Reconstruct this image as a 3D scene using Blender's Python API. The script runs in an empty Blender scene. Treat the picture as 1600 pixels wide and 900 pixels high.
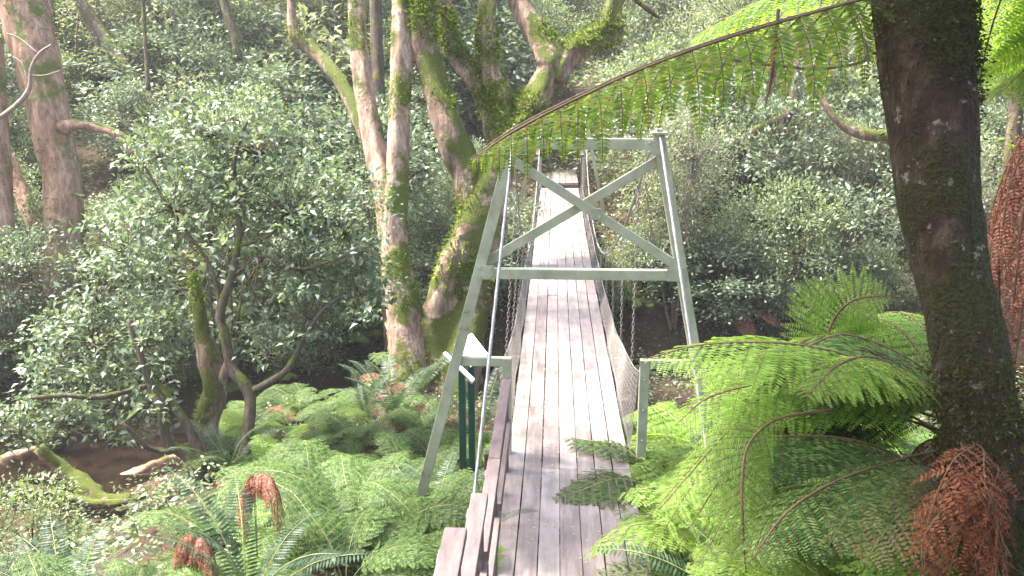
import bpy, math, random
import numpy as np
from mathutils import Vector
random.seed(7)
RG = np.random.default_rng(7)
R = math.radians
S = bpy.context.scene
COL = S.collection

# ------------------------------------------------------------------ camera, sky, sun, exposure
F = 1386.0
PITCH = math.atan(350 / F)
YAW = R(2.72)
CAM = np.array([-0.17, 0.0, 3.8])
cd = bpy.data.cameras.new('camera')
cam = bpy.data.objects.new('camera', cd); COL.objects.link(cam)
cam.location = CAM
cam.rotation_euler = (math.pi / 2 - PITCH, 0, YAW)
cd.sensor_width = 36; cd.lens = 36 * F / 1600
cd.clip_start = 0.05; cd.clip_end = 1000
S.camera = cam

SUN_EL, SUN_AZ = 62, -78          # azimuth measured from +Y (beyond the bridge) towards +X
w = bpy.data.worlds.new('World'); S.world = w; w.use_nodes = True
nt = w.node_tree; bg = nt.nodes['Background']
sky = nt.nodes.new('ShaderNodeTexSky'); sky.sky_type = 'NISHITA'; sky.sun_disc = False
sky.sun_elevation = R(SUN_EL); sky.sun_rotation = R(SUN_AZ)
sky.air_density = 1.0; sky.dust_density = 5.0; sky.ozone_density = 0.6
nt.links.new(sky.outputs[0], bg.inputs[0]); bg.inputs[1].default_value = 0.15
sl = bpy.data.lights.new('sun', 'SUN'); sl.energy = 4.0; sl.angle = R(5.0); sl.color = (1, .95, .87)
sun = bpy.data.objects.new('sun', sl); COL.objects.link(sun)
sd = Vector((math.sin(R(SUN_AZ)) * math.cos(R(SUN_EL)), math.cos(R(SUN_AZ)) * math.cos(R(SUN_EL)), math.sin(R(SUN_EL))))
sun.rotation_euler = sd.to_track_quat('Z', 'Y').to_euler(); sun.location = sd * 60
S.view_settings.view_transform = 'Standard'; S.view_settings.look = 'None'
S.view_settings.gamma = 1; S.view_settings.use_curve_mapping = False
S.view_settings.exposure = 2.5
S.render.engine = 'CYCLES'
S.cycles.max_bounces = 6; S.cycles.diffuse_bounces = 3; S.cycles.glossy_bounces = 2
S.cycles.transmission_bounces = 3; S.cycles.transparent_max_bounces = 4
S.cycles.use_denoising = True

# ------------------------------------------------------------------ where a thing seen in the photo stands
_cp, _sp, _cy, _sy = math.cos(PITCH), math.sin(PITCH), math.cos(YAW), math.sin(YAW)
def ray(px, py):
    x = (px - 800) / F; y = (py - 450) / F        # camera x right, y down, forward 1
    fh = _cp - y * _sp; up = -_sp - y * _cp
    return np.array([x * _cy - fh * _sy, x * _sy + fh * _cy, up])
def P(px, py, zc): return CAM + ray(px, py) * zc
def atY(px, py, Y):
    r = ray(px, py); return CAM + r * ((Y - CAM[1]) / r[1])
def atZ(px, py, Z):
    r = ray(px, py); return CAM + r * ((Z - CAM[2]) / r[2])
def proj(p):
    d = np.asarray(p, float) - CAM
    xr = d[0] * _cy + d[1] * _sy; fh = -d[0] * _sy + d[1] * _cy
    zc = fh * _cp - d[2] * _sp; yd = -d[2] * _cp - fh * _sp
    return 800 + F * xr / max(zc, 1e-3), 450 + F * yd / max(zc, 1e-3), zc

# ------------------------------------------------------------------ mesh helpers (quads only)
class MB:
    def __init__(s): s.V = []; s.Fq = []; s.M = []; s.n = 0
    def add(s, V, Fc, m=0):
        V = np.asarray(V, float).reshape(-1, 3); Fc = np.asarray(Fc, int).reshape(-1, 4)
        s.V.append(V); s.Fq.append(Fc + s.n); s.M.append(np.full(len(Fc), m)); s.n += len(V)
        return s
    def mesh(s, name, mats, smooth=True):
        V = np.concatenate(s.V); Q = np.concatenate(s.Fq); M = np.concatenate(s.M)
        me = bpy.data.meshes.new(name)
        me.vertices.add(len(V)); me.vertices.foreach_set('co', V.astype(np.float32).ravel())
        me.loops.add(Q.size); me.loops.foreach_set('vertex_index', Q.astype(np.int32).ravel())
        me.polygons.add(len(Q)); me.polygons.foreach_set('loop_start', np.arange(0, Q.size, 4, dtype=np.int32))
        me.polygons.foreach_set('material_index', M.astype(np.int32))
        me.polygons.foreach_set('use_smooth', np.full(len(Q), bool(smooth)))
        for m in (mats if isinstance(mats, (list, tuple)) else [mats]): me.materials.append(m)
        me.update(calc_edges=True)
        return me
def link(name, data, parent=None, loc=(0, 0, 0), rot=(0, 0, 0), sc=1):
    o = bpy.data.objects.new(name, data); COL.objects.link(o)
    o.location = loc; o.rotation_euler = rot
    o.scale = (sc, sc, sc) if not hasattr(sc, '__len__') else sc
    if parent: o.parent = parent
    return o
def tag(o, label, cat, group=None, kind=None):
    if label: o['label'] = label
    if cat: o['category'] = cat
    if group: o['group'] = group
    if kind: o['kind'] = kind
    return o
def thing(name, label, cat, loc=(0, 0, 0), rot=(0, 0, 0), group=None):
    return tag(link(name, None, None, loc, rot), label, cat, group)
def bevel(o, w=.004):
    m = o.modifiers.new('bevel', 'BEVEL'); m.width = w; m.segments = 2; m.limit_method = 'ANGLE'; m.angle_limit = R(40)
    return o
BOXF = [(0, 3, 2, 1), (4, 5, 6, 7), (0, 1, 5, 4), (1, 2, 6, 5), (2, 3, 7, 6), (3, 0, 4, 7)]
def box(mb, c, s, m=0, rz=0):
    x, y, z = np.array(s) / 2
    V = np.array([(-x, -y, -z), (x, -y, -z), (x, y, -z), (-x, y, -z), (-x, -y, z), (x, -y, z), (x, y, z), (-x, y, z)])
    if rz: c_, s_ = math.cos(rz), math.sin(rz); V = V @ np.array([[c_, s_, 0], [-s_, c_, 0], [0, 0, 1]])
    mb.add(V + np.array(c), BOXF, m)
def norm(v): v = np.asarray(v, float); return v / (np.linalg.norm(v, axis=-1, keepdims=True) + 1e-9)
def beam(mb, a, b, wx, wy, m=0, up=(0, 0, 1)):
    """square-section bar from a to b; wx across, wy along 'up'"""
    a = np.array(a, float); b = np.array(b, float); t = norm(b - a)
    sx = norm(np.cross(t, up)); sz = np.cross(sx, t)
    V = []
    for p in (a, b):
        for i, j in ((-1, -1), (1, -1), (1, 1), (-1, 1)): V.append(p + sx * i * wx / 2 + sz * j * wy / 2)
    mb.add(V, BOXF, m)
def spline(pts, n):
    pts = np.asarray(pts, float); k = len(pts)
    if k == 2: return pts[0] + (pts[1] - pts[0]) * np.linspace(0, 1, n)[:, None]
    P_ = np.vstack([2 * pts[0] - pts[1], pts, 2 * pts[-1] - pts[-2]])
    u = np.linspace(0, k - 1, n); i = np.minimum(u.astype(int), k - 2); t = (u - i)[:, None]
    a, b, c, d = P_[i], P_[i + 1], P_[i + 2], P_[i + 3]
    return .5 * ((2 * b) + (-a + c) * t + (2 * a - 5 * b + 4 * c - d) * t ** 2 + (-a + 3 * b - 3 * c + d) * t ** 3)
def frames(C):
    T = norm(np.gradient(C, axis=0)); ref = np.array([0, 1.0, 0.15]) if abs(T[:, 2]).mean() > .5 else np.array([0, 0, 1.0])
    A = norm(np.cross(T, ref)); B = np.cross(T, A); return T, A, B
def tube(mb, pts, rad, sides=8, n=None, m=0, rough=0, rng=None, lobes=0, twist=0):
    """pts Nx3, rad scalar or per-point list"""
    pts = np.asarray(pts, float); k = len(pts)
    n = n or k
    C = spline(pts, n); rad = np.atleast_1d(rad).astype(float)
    if len(rad) == 1: rad = np.repeat(rad, k)
    r = np.interp(np.linspace(0, k - 1, n), np.arange(k), rad)
    T, A, B = frames(C)
    ph = np.linspace(0, 2 * np.pi, sides, endpoint=False)
    rr = np.repeat(r[:, None], sides, 1)
    if rough:
        rng = rng or RG
        g = np.linspace(0, 1, n)[:, None]
        for q in range(4):
            f1 = rng.integers(1, 5); f2 = rng.uniform(2, 14) * (q + 1) * .6; o1, o2 = rng.uniform(0, 6.28, 2)
            rr = rr * (1 + rough / (q + 1) * np.sin(f1 * ph[None] + o1 + 2 * np.sin(f2 * g + o2)) * np.cos(f2 * g + o2))
        rr = rr * (1 + rng.normal(0, rough * .18, rr.shape))
    if lobes: rr = rr * (1 + .18 * np.cos(lobes * ph[None] + twist * np.arange(n)[:, None]))
    V = C[:, None] + A[:, None] * (np.cos(ph)[None, :, None] * rr[..., None]) + B[:, None] * (np.sin(ph)[None, :, None] * rr[..., None])
    V = np.concatenate([C[:1, None] + (V[:1] - C[:1, None]) * .02, V, C[-1:, None] + (V[-1:] - C[-1:, None]) * .02 + T[-1:, None] * r[-1] * .3])
    N = n + 2
    i = np.arange(N - 1)[:, None]; j = np.arange(sides)[None]; jn = (j + 1) % sides
    Fq = np.stack([i * sides + j, i * sides + jn, (i + 1) * sides + jn, (i + 1) * sides + j], -1).reshape(-1, 4)
    mb.add(V.reshape(-1, 3), Fq, m)
    return C, r, V[1:-1]
def leaves(mb, pos, d, nrm, ln, wd, m=0, fold=.25):
    """folded leaf of two quads each: pos Nx3, direction d, normal nrm"""
    N = len(pos); d = norm(d); nrm = norm(nrm - (nrm * d).sum(1, keepdims=True) * d); s = np.cross(d, nrm)
    ln = np.broadcast_to(np.asarray(ln, float), (N,))[:, None]; wd = np.broadcast_to(np.asarray(wd, float), (N,))[:, None]
    up = nrm * wd * fold
    V = np.stack([pos, pos + d * ln * .42 + s * wd * .5 + up, pos + d * ln - nrm * ln * .12, pos + d * ln * .42 - s * wd * .5 + up,
                  pos + d * ln * .5], 1)
    b = np.arange(N)[:, None] * 5
    Fq = np.concatenate([b + np.array([0, 1, 2, 4]), b + np.array([0, 4, 2, 3])]) if N else np.zeros((0, 4))
    mb.add(V.reshape(-1, 3), Fq, m)
def leaves1(mb, pos, d, nrm, ln, wd, m=0):
    """flat leaf, one quad"""
    N = len(pos); d = norm(d); nrm = norm(nrm - (nrm * d).sum(1, keepdims=True) * d); s = np.cross(d, nrm)
    ln = np.broadcast_to(np.asarray(ln, float), (N,))[:, None]; wd = np.broadcast_to(np.asarray(wd, float), (N,))[:, None]
    V = np.stack([pos, pos + d * ln * .45 + s * wd * .5, pos + d * ln, pos + d * ln * .45 - s * wd * .5], 1)
    mb.add(V.reshape(-1, 3), np.arange(N * 4).reshape(N, 4), m)

# ------------------------------------------------------------------ materials
def newmat(name):
    m = bpy.data.materials.new(name); m.use_nodes = True; n = m.node_tree
    n.nodes.clear(); out = n.nodes.new('ShaderNodeOutputMaterial'); return m, n, out
def N_(n, t, **k):
    x = n.nodes.new(t)
    for a, b in k.items():
        if a.startswith('i_'): x.inputs[a[2:].replace('_', ' ')].default_value = b
        else: setattr(x, a, b)
    return x
def ramp(n, fac, stops, interp='LINEAR'):
    r = n.nodes.new('ShaderNodeValToRGB'); r.color_ramp.interpolation = interp
    e = r.color_ramp.elements
    while len(e) < len(stops): e.new(.5)
    for q, (p, c) in zip(e, stops): q.position = p; q.color = (*c, 1) if len(c) == 3 else c
    n.links.new(fac, r.inputs[0]); return r.outputs[0]
def foliage(name, cols, rough=.4, trans=.35, tcol=None, spec=.5, objvar=.25):
    m, n, out = newmat(name); L = n.links
    geo = n.nodes.new('ShaderNodeNewGeometry'); oi = n.nodes.new('ShaderNodeObjectInfo')
    c = ramp(n, geo.outputs['Random Per Island'], [(i / max(1, len(cols) - 1), x) for i, x in enumerate(cols)])
    tc = N_(n, 'ShaderNodeTexCoord')
    no = N_(n, 'ShaderNodeTexNoise', i_Scale=1.1, i_Detail=2.0); L.new(tc.outputs['Object'], no.inputs['Vector'])
    mul = N_(n, 'ShaderNodeMath', operation='MULTIPLY_ADD'); L.new(oi.outputs['Random'], mul.inputs[0]); mul.inputs[1].default_value = objvar * 2; mul.inputs[2].default_value = 1 - objvar
    m2 = N_(n, 'ShaderNodeMath', operation='MULTIPLY_ADD'); L.new(no.outputs[0], m2.inputs[0]); m2.inputs[1].default_value = 1.2; m2.inputs[2].default_value = .4
    m3 = N_(n, 'ShaderNodeMath', operation='MULTIPLY'); L.new(mul.outputs[0], m3.inputs[0]); L.new(m2.outputs[0], m3.inputs[1])
    hs = N_(n, 'ShaderNodeHueSaturation'); L.new(c, hs.inputs['Color']); L.new(m3.outputs[0], hs.inputs['Value'])
    b = N_(n, 'ShaderNodeBsdfPrincipled', i_Roughness=rough); b.inputs['Specular IOR Level'].default_value = spec
    L.new(hs.outputs[0], b.inputs['Base Color'])
    t = N_(n, 'ShaderNodeBsdfTranslucent')
    mx = N_(n, 'ShaderNodeMix', data_type='RGBA', blend_type='MULTIPLY'); mx.inputs[0].default_value = 1
    L.new(hs.outputs[0], mx.inputs[6]); mx.inputs[7].default_value = (*(tcol or (1.45, 1.45, .85)), 1)
    L.new(mx.outputs[2], t.inputs[0])
    s = N_(n, 'ShaderNodeMixShader'); s.inputs[0].default_value = trans
    L.new(b.outputs[0], s.inputs[1]); L.new(t.outputs[0], s.inputs[2]); L.new(s.outputs[0], out.inputs[0])
    return m
def bark(name, c1, c2, c3, moss=.45, mosscol=((.04, .055, .008), (.12, .145, .02)), scale=3, bump=.6, zs=.22, lichen=0):
    m, n, out = newmat(name); L = n.links
    tc = N_(n, 'ShaderNodeTexCoord'); mp = N_(n, 'ShaderNodeMapping'); mp.inputs['Scale'].default_value = (1, 1, zs)
    L.new(tc.outputs['Object'], mp.inputs[0])
    a = N_(n, 'ShaderNodeTexNoise', i_Scale=scale * 2.2, i_Detail=8.0, i_Roughness=.7); L.new(mp.outputs[0], a.inputs['Vector'])
    f = N_(n, 'ShaderNodeTexNoise', i_Scale=scale * 9, i_Detail=6.0, i_Roughness=.7); L.new(mp.outputs[0], f.inputs['Vector'])
    v = N_(n, 'ShaderNodeTexVoronoi', i_Scale=scale * 5); L.new(mp.outputs[0], v.inputs['Vector'])
    c = ramp(n, a.outputs[0], [(.3, c1), (.5, c2), (.68, c3)])
    cf = ramp(n, f.outputs[0], [(.3, (.35, .35, .35)), (.62, (1.1, 1.1, 1.1))])
    mx = N_(n, 'ShaderNodeMix', data_type='RGBA', blend_type='MULTIPLY'); mx.inputs[0].default_value = .85; L.new(c, mx.inputs[6]); L.new(cf, mx.inputs[7])
    # moss: noise patches, more of it on faces that look up
    g = N_(n, 'ShaderNodeNewGeometry'); sx = N_(n, 'ShaderNodeSeparateXYZ'); L.new(g.outputs['Normal'], sx.inputs[0])
    mn = N_(n, 'ShaderNodeTexNoise', i_Scale=scale * .55, i_Detail=7.0, i_Roughness=.65); L.new(tc.outputs['Object'], mn.inputs['Vector'])
    ad = N_(n, 'ShaderNodeMath', operation='MULTIPLY_ADD'); L.new(sx.outputs[2], ad.inputs[0]); ad.inputs[1].default_value = .16; L.new(mn.outputs[0], ad.inputs[2])
    mr = N_(n, 'ShaderNodeMapRange'); L.new(ad.outputs[0], mr.inputs[0]); mr.inputs[1].default_value = .78 - moss * .6; mr.inputs[2].default_value = .86 - moss * .6
    mf = N_(n, 'ShaderNodeTexNoise', i_Scale=60.0, i_Detail=3.0); L.new(tc.outputs['Object'], mf.inputs['Vector'])
    mc = ramp(n, mf.outputs[0], [(.3, mosscol[0]), (.7, mosscol[1])])
    m4 = N_(n, 'ShaderNodeMix', data_type='RGBA'); L.new(mr.outputs[0], m4.inputs[0]); L.new(mx.outputs[2], m4.inputs[6]); L.new(mc, m4.inputs[7])
    b = N_(n, 'ShaderNodeBsdfPrincipled', i_Roughness=.85); b.inputs['Specular IOR Level'].default_value = .25
    src = m4.outputs[2]
    if lichen:
        ln_ = N_(n, 'ShaderNodeTexNoise', i_Scale=9.0, i_Detail=9.0, i_Roughness=.72); L.new(tc.outputs['Object'], ln_.inputs['Vector'])
        lr = N_(n, 'ShaderNodeMapRange'); L.new(ln_.outputs[0], lr.inputs[0]); lr.inputs[1].default_value = .60; lr.inputs[2].default_value = .66; lr.inputs[4].default_value = lichen
        m5 = N_(n, 'ShaderNodeMix', data_type='RGBA'); L.new(lr.outputs[0], m5.inputs[0]); L.new(src, m5.inputs[6]); m5.inputs[7].default_value = (.30, .27, .21, 1); src = m5.outputs[2]
    L.new(src, b.inputs['Base Color'])
    h = N_(n, 'ShaderNodeMath', operation='MULTIPLY_ADD'); L.new(f.outputs[0], h.inputs[0]); h.inputs[1].default_value = .6; L.new(a.outputs[0], h.inputs[2])
    h2 = N_(n, 'ShaderNodeMath', operation='MULTIPLY_ADD'); L.new(mf.outputs[0], h2.inputs[0]); L.new(mr.outputs[0], h2.inputs[1]); L.new(h.outputs[0], h2.inputs[2])
    bp = N_(n, 'ShaderNodeBump', i_Strength=bump, i_Distance=.04); L.new(h2.outputs[0], bp.inputs['Height']); L.new(bp.outputs[0], b.inputs['Normal'])
    L.new(b.outputs[0], out.inputs[0]); return m
def noisy(name, stops, scale=5, rough=.7, bump=.3, stretch=(1, 1, 1), spec=.4, metal=0, detail=8, island=0, dist=.01, scale2=None):
    m, n, out = newmat(name); L = n.links
    tc = N_(n, 'ShaderNodeTexCoord'); mp = N_(n, 'ShaderNodeMapping'); mp.inputs['Scale'].default_value = stretch; L.new(tc.outputs['Object'], mp.inputs[0])
    a = N_(n, 'ShaderNodeTexNoise', i_Scale=scale, i_Detail=float(detail), i_Roughness=.68); L.new(mp.outputs[0], a.inputs['Vector'])
    fac = a.outputs[0]
    if island:
        g = N_(n, 'ShaderNodeNewGeometry'); q = N_(n, 'ShaderNodeMath', operation='MULTIPLY_ADD'); L.new(g.outputs['Random Per Island'], q.inputs[0]); q.inputs[1].default_value = island; q.inputs[2].default_value = -island / 2
        q2 = N_(n, 'ShaderNodeMath', operation='ADD'); L.new(q.outputs[0], q2.inputs[0]); L.new(fac, q2.inputs[1]); fac = q2.outputs[0]
    c = ramp(n, fac, stops)
    b = N_(n, 'ShaderNodeBsdfPrincipled', i_Roughness=rough, i_Metallic=float(metal)); b.inputs['Specular IOR Level'].default_value = spec
    if scale2:
        a2 = N_(n, 'ShaderNodeTexNoise', i_Scale=scale2, i_Detail=5.0, i_Roughness=.6); L.new(tc.outputs['Object'], a2.inputs['Vector'])
        c2 = ramp(n, a2.outputs[0], [(.35, (.62, .62, .6)), (.65, (1.12, 1.1, 1.1))])
        mx = N_(n, 'ShaderNodeMix', data_type='RGBA', blend_type='MULTIPLY'); mx.inputs[0].default_value = 1; L.new(c, mx.inputs[6]); L.new(c2, mx.inputs[7]); c = mx.outputs[2]
    L.new(c, b.inputs['Base Color'])
    if bump:
        bp = N_(n, 'ShaderNodeBump', i_Strength=bump, i_Distance=dist); L.new(a.outputs[0], bp.inputs['Height']); L.new(bp.outputs[0], b.inputs['Normal'])
    L.new(b.outputs[0], out.inputs[0]); return m

M = {}
M['shrub_grey'] = foliage('shrub_leaf', [(.055, .09, .05), (.085, .125, .075), (.12, .165, .10), (.17, .21, .12)], rough=.5, trans=.32, spec=.6)
M['shrub_green'] = foliage('bright_shrub_leaf', [(.07, .11, .05), (.11, .155, .075), (.155, .20, .10), (.22, .25, .14)], rough=.45, trans=.42)
M['shrub_pale'] = foliage('pale_shrub_leaf', [(.13, .17, .10), (.17, .21, .13), (.22, .24, .15), (.27, .27, .19)], rough=.45, trans=.42)
M['fern'] = foliage('fern_leaf', [(.022, .052, .012), (.05, .10, .022), (.08, .145, .034), (.13, .18, .055)], rough=.55, trans=.38, spec=.2)
M['fern_lime'] = foliage('lime_fern_leaf', [(.12, .21, .03), (.17, .28, .045), (.23, .34, .075)], rough=.45, trans=.52, spec=.25, tcol=(1.8, 1.75, .7))
M['fern_dark'] = foliage('overhead_fern_leaf', [(.065, .115, .015), (.095, .155, .022), (.13, .19, .03), (.18, .16, .045)], rough=.5, trans=.6, spec=.25, tcol=(1.5, 1.6, .6))
M['fern_blue'] = foliage('fishbone_fern_leaf', [(.028, .056, .032), (.045, .08, .045), (.062, .10, .056)], rough=.45, trans=.35, spec=.3)
M['fern_dead'] = foliage('dead_fern_leaf', [(.13, .045, .028), (.24, .09, .05), (.34, .17, .11)], rough=.7, trans=.25, tcol=(1.5, 1, .6))
M['fern_yellow'] = foliage('dying_fern_leaf', [(.20, .20, .06), (.34, .30, .12), (.42, .27, .15)], rough=.5, trans=.4, tcol=(1.3, 1.2, .6))
M['moss'] = foliage('moss_tuft', [(.05, .075, .008), (.10, .14, .015), (.17, .22, .03)], rough=.8, trans=.3, spec=.2, tcol=(1.3, 1.4, .5))
M['moss_dark'] = foliage('dark_moss_tuft', [(.014, .016, .004), (.03, .034, .007), (.06, .062, .014)], rough=.8, trans=.25, spec=.15, tcol=(1.3, 1.3, .5))
M['grass'] = foliage('blade_leaf', [(.07, .14, .05), (.12, .2, .07), (.2, .26, .1)], rough=.4, trans=.35)
M['rachis'] = noisy('fern_stalk', [(.3, (.05, .025, .012)), (.7, (.12, .07, .03))], 20)
M['rachis_pale'] = noisy('pale_fern_stalk', [(.3, (.10, .12, .04)), (.7, (.22, .23, .09))], 20)
M['twig'] = bark('twig_bark', (.05, .035, .025), (.10, .075, .055), (.17, .13, .10), moss=.35, scale=6)
M['twig_pale'] = bark('pale_twig_bark', (.16, .11, .09), (.26, .2, .16), (.36, .29, .24), moss=.1, scale=6)
M['bark_pink'] = bark('smooth_pink_bark', (.13, .08, .055), (.33, .225, .165), (.52, .40, .32), moss=.42, scale=2.2)
M['bark_left'] = bark('red_brown_bark', (.12, .065, .04), (.29, .175, .12), (.46, .32, .24), moss=.36, scale=2.0)
M['bark_mossy'] = bark('mossy_bark', (.08, .05, .035), (.24, .16, .115), (.48, .37, .29), moss=.50, scale=2.6, bump=1)
M['bark_near'] = bark('dark_lichen_bark', (.018, .010, .005), (.04, .024, .012), (.11, .08, .05), moss=.52, lichen=.7, mosscol=((.012, .012, .003), (.045, .045, .009)), scale=4.2, bump=.9, zs=.5)
M['bark_dark'] = bark('dark_branch_bark', (.03, .02, .015), (.07, .05, .035), (.15, .11, .08), moss=.36, scale=5)
M['fibre'] = noisy('fibrous_fern_trunk', [(.3, (.035, .012, .006)), (.6, (.14, .045, .02)), (.8, (.26, .09, .04))], 30, .9, .8, (1, 1, .15), spec=.15)
M['soil'] = noisy('leaf_litter_soil', [(.3, (.018, .012, .008)), (.55, (.05, .035, .022)), (.75, (.10, .07, .045))], 3.5, .95, .8, spec=.1, dist=.06)
M['mud'] = noisy('wet_mud', [(.3, (.012, .008, .006)), (.6, (.04, .025, .02)), (.8, (.09, .06, .05))], 6, .9, .8, spec=.15, dist=.04)
M['deck'] = noisy('weathered_deck_board', [(.25, (.115, .088, .08)), (.5, (.215, .178, .165)), (.75, (.30, .26, .245))], 5, .42, .35, (3.0, .35, 3), spec=.5, island=.28, dist=.006, scale2=2.2)
M['timber'] = noisy('weathered_rail_timber', [(.25, (.055, .04, .038)), (.55, (.12, .088, .085)), (.8, (.19, .15, .145))], 7, .65, .35, (3, .5, 3), spec=.35, island=.15, dist=.005)
M['timber_dark'] = noisy('old_dark_timber', [(.3, (.03, .022, .02)), (.7, (.10, .075, .065))], 7, .8, .4, (3, .5, 3))
M['steel'] = noisy('grey_green_painted_steel', [(.30, (.14, .09, .05)), (.36, (.22, .235, .155)), (.6, (.315, .325, .23)), (.72, (.38, .385, .28)), (.76, (.17, .18, .10))], 4.5, .42, .12, spec=.5, dist=.003)
M['white'] = noisy('white_board', [(.3, (.74, .74, .72)), (.7, (.82, .82, .8))], 6, .4, .05)
M['green_post'] = noisy('dark_green_paint', [(.3, (.01, .045, .035)), (.7, (.018, .07, .055))], 6, .4, .05)
M['galv'] = noisy('galvanised_wire', [(.3, (.20, .195, .185)), (.7, (.36, .35, .335))], 30, .45, .1, metal=.6)
M['chain'] = noisy('old_chain_steel', [(.3, (.10, .085, .075)), (.7, (.30, .27, .25))], 40, .55, .1, metal=.5)
M['rust'] = noisy('rusted_steel', [(.3, (.10, .03, .015)), (.7, (.3, .12, .06))], 20, .8, .3)
M['litter'] = foliage('fallen_leaf', [(.40, .24, .06), (.5, .4, .2), (.3, .15, .08), (.55, .5, .38)], rough=.6, trans=.1, tcol=(1, 1, .8))
mw, nw, ow = newmat('creek_water')
b = N_(nw, 'ShaderNodeBsdfPrincipled', i_Roughness=.06); b.inputs['Base Color'].default_value = (.045, .02, .012, 1); b.inputs['Specular IOR Level'].default_value = .5
tc = N_(nw, 'ShaderNodeTexCoord'); a = N_(nw, 'ShaderNodeTexNoise', i_Scale=2.5, i_Detail=3.0); nw.links.new(tc.outputs['Object'], a.inputs['Vector'])
cw = ramp(nw, a.outputs[0], [(.35, (.005, .004, .003)), (.65, (.018, .011, .008))]); nw.links.new(cw, b.inputs['Base Color'])
a2 = N_(nw, 'ShaderNodeTexNoise', i_Scale=5.0, i_Detail=2.0); nw.links.new(tc.outputs['Object'], a2.inputs['Vector'])
bp = N_(nw, 'ShaderNodeBump', i_Strength=.08, i_Distance=.03); nw.links.new(a2.outputs[0], bp.inputs['Height']); nw.links.new(bp.outputs[0], b.inputs['Normal']); nw.links.new(b.outputs[0], ow.inputs[0])
M['water'] = mw

# ------------------------------------------------------------------ terrain and creek
CKX = [-80, -30, -14, -10.7, -8.5, -6, -3, 0, 6, 14, 30, 80]
CKY = [8, 12.5, 14.2, 15.0, 16.2, 18.0, 20.5, 21.5, 22, 21, 20, 18]
WATER_Z = -4.0; HW = 1.75
def sst(t): t = np.clip(t, 0, 1); return t * t * (3 - 2 * t)
def gz(X, Y):
    X = np.asarray(X, float); Y = np.asarray(Y, float)
    dy = Y - np.interp(X, CKX, CKY)
    L = np.interp(Y, [-60, -5, 0, 3.5, 6.5, 9, 13, 18], [12, 3.4, 2.1, .6, -1.1, -1.5, -2.1, -2.4])
    L = L - 1.5 * sst((-4.6 - X) / 2.6) * sst((Y - 5) / 3)
    L = L + .75 * sst((X - .7) / .8) * sst((11.5 - Y) / 3) * sst((Y - 2) / 3)
    L = L + .5 * sst((X + 3.2) / 1.2) * sst((-.6 - X) / .3) * sst((9.6 - Y) / 1.6) * sst((Y - 4) / 2)
    near = -3.95 + (L + 3.95) * sst((-dy - HW) / 3.0)
    far = -3.95 + 1.6 * sst((dy - HW) / 1.6) + .31 * np.clip(dy - HW, 0, 46) + .1 * np.clip(dy - HW - 46, 0, 100)
    z = np.where(dy < 0, near, far)
    z = np.where(np.abs(dy) < HW, -3.95 - .5 * sst((HW - np.abs(dy)) / 1.0), z)
    z = z + .09 * np.sin(X * 1.3 + .7 * Y) + .07 * np.sin(Y * 1.9 - X * .6) + .05 * np.sin(X * 3.1 + 1) * np.cos(Y * 2.7)
    # the bridge landing on the far side and the footing under the stairs
    return z
def grid_axis(a, b, c, d, fine, coarse):
    return np.unique(np.concatenate([np.arange(a, b, coarse), np.arange(b, c, fine), np.arange(c, d + .1, coarse)]))
gx = grid_axis(-160, -26, 26, 160, .4, 6); gy = grid_axis(-80, -2, 62, 220, .4, 6)
XX, YY = np.meshgrid(gx, gy); ZZ = gz(XX, YY) + RG.normal(0, .025, XX.shape)
nx, ny = len(gx), len(gy)
i = np.arange(ny - 1)[:, None]; j = np.arange(nx - 1)[None]
q = np.stack([i * nx + j, i * nx + j + 1, (i + 1) * nx + j + 1, (i + 1) * nx + j], -1).reshape(-1, 4)
mb = MB().add(np.stack([XX, YY, ZZ], -1), q)
tag(link('ground', mb.mesh('ground', M['soil'])), None, None, kind='structure')
# creek water ribbon
xs = np.arange(-60, 60, .5); yc = np.interp(xs, CKX, CKY)
V = np.concatenate([np.stack([xs, yc - 2.6, np.full_like(xs, WATER_Z)], 1), np.stack([xs, yc + 2.6, np.full_like(xs, WATER_Z)], 1)])
k = len(xs); i = np.arange(k - 1)
tag(link('creek_water', MB().add(V, np.stack([i, i + 1, i + 1 + k, i + k], 1)).mesh('creek_water', M['water'])), None, None, kind='structure')
# muddy bank on the far side
mb = MB(); g = np.linspace(0, 1, 30); hgt = np.linspace(0, 1, 12)
Xb = -11.5 + 5.5 * g; A = []
for h in hgt:
    yy = np.interp(Xb, CKX, CKY) + HW - .75 + h * 1.3
    A.append(np.stack([Xb, yy, -4.15 + .36 * h ** .6 * np.sin(np.pi * np.clip(g, .04, .96)) ** .4 + .05 * np.sin(Xb * 7 + h * 5) + RG.normal(0, .045, 30)], 1))
A = np.array(A); i = np.arange(11)[:, None]; j = np.arange(29)[None]
mb.add(A, np.stack([i * 30 + j, i * 30 + j + 1, (i + 1) * 30 + j + 1, (i + 1) * 30 + j], -1).reshape(-1, 4))
tag(link('mud_bank', mb.mesh('mud_bank', M['mud'])), None, None, kind='structure')

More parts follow.
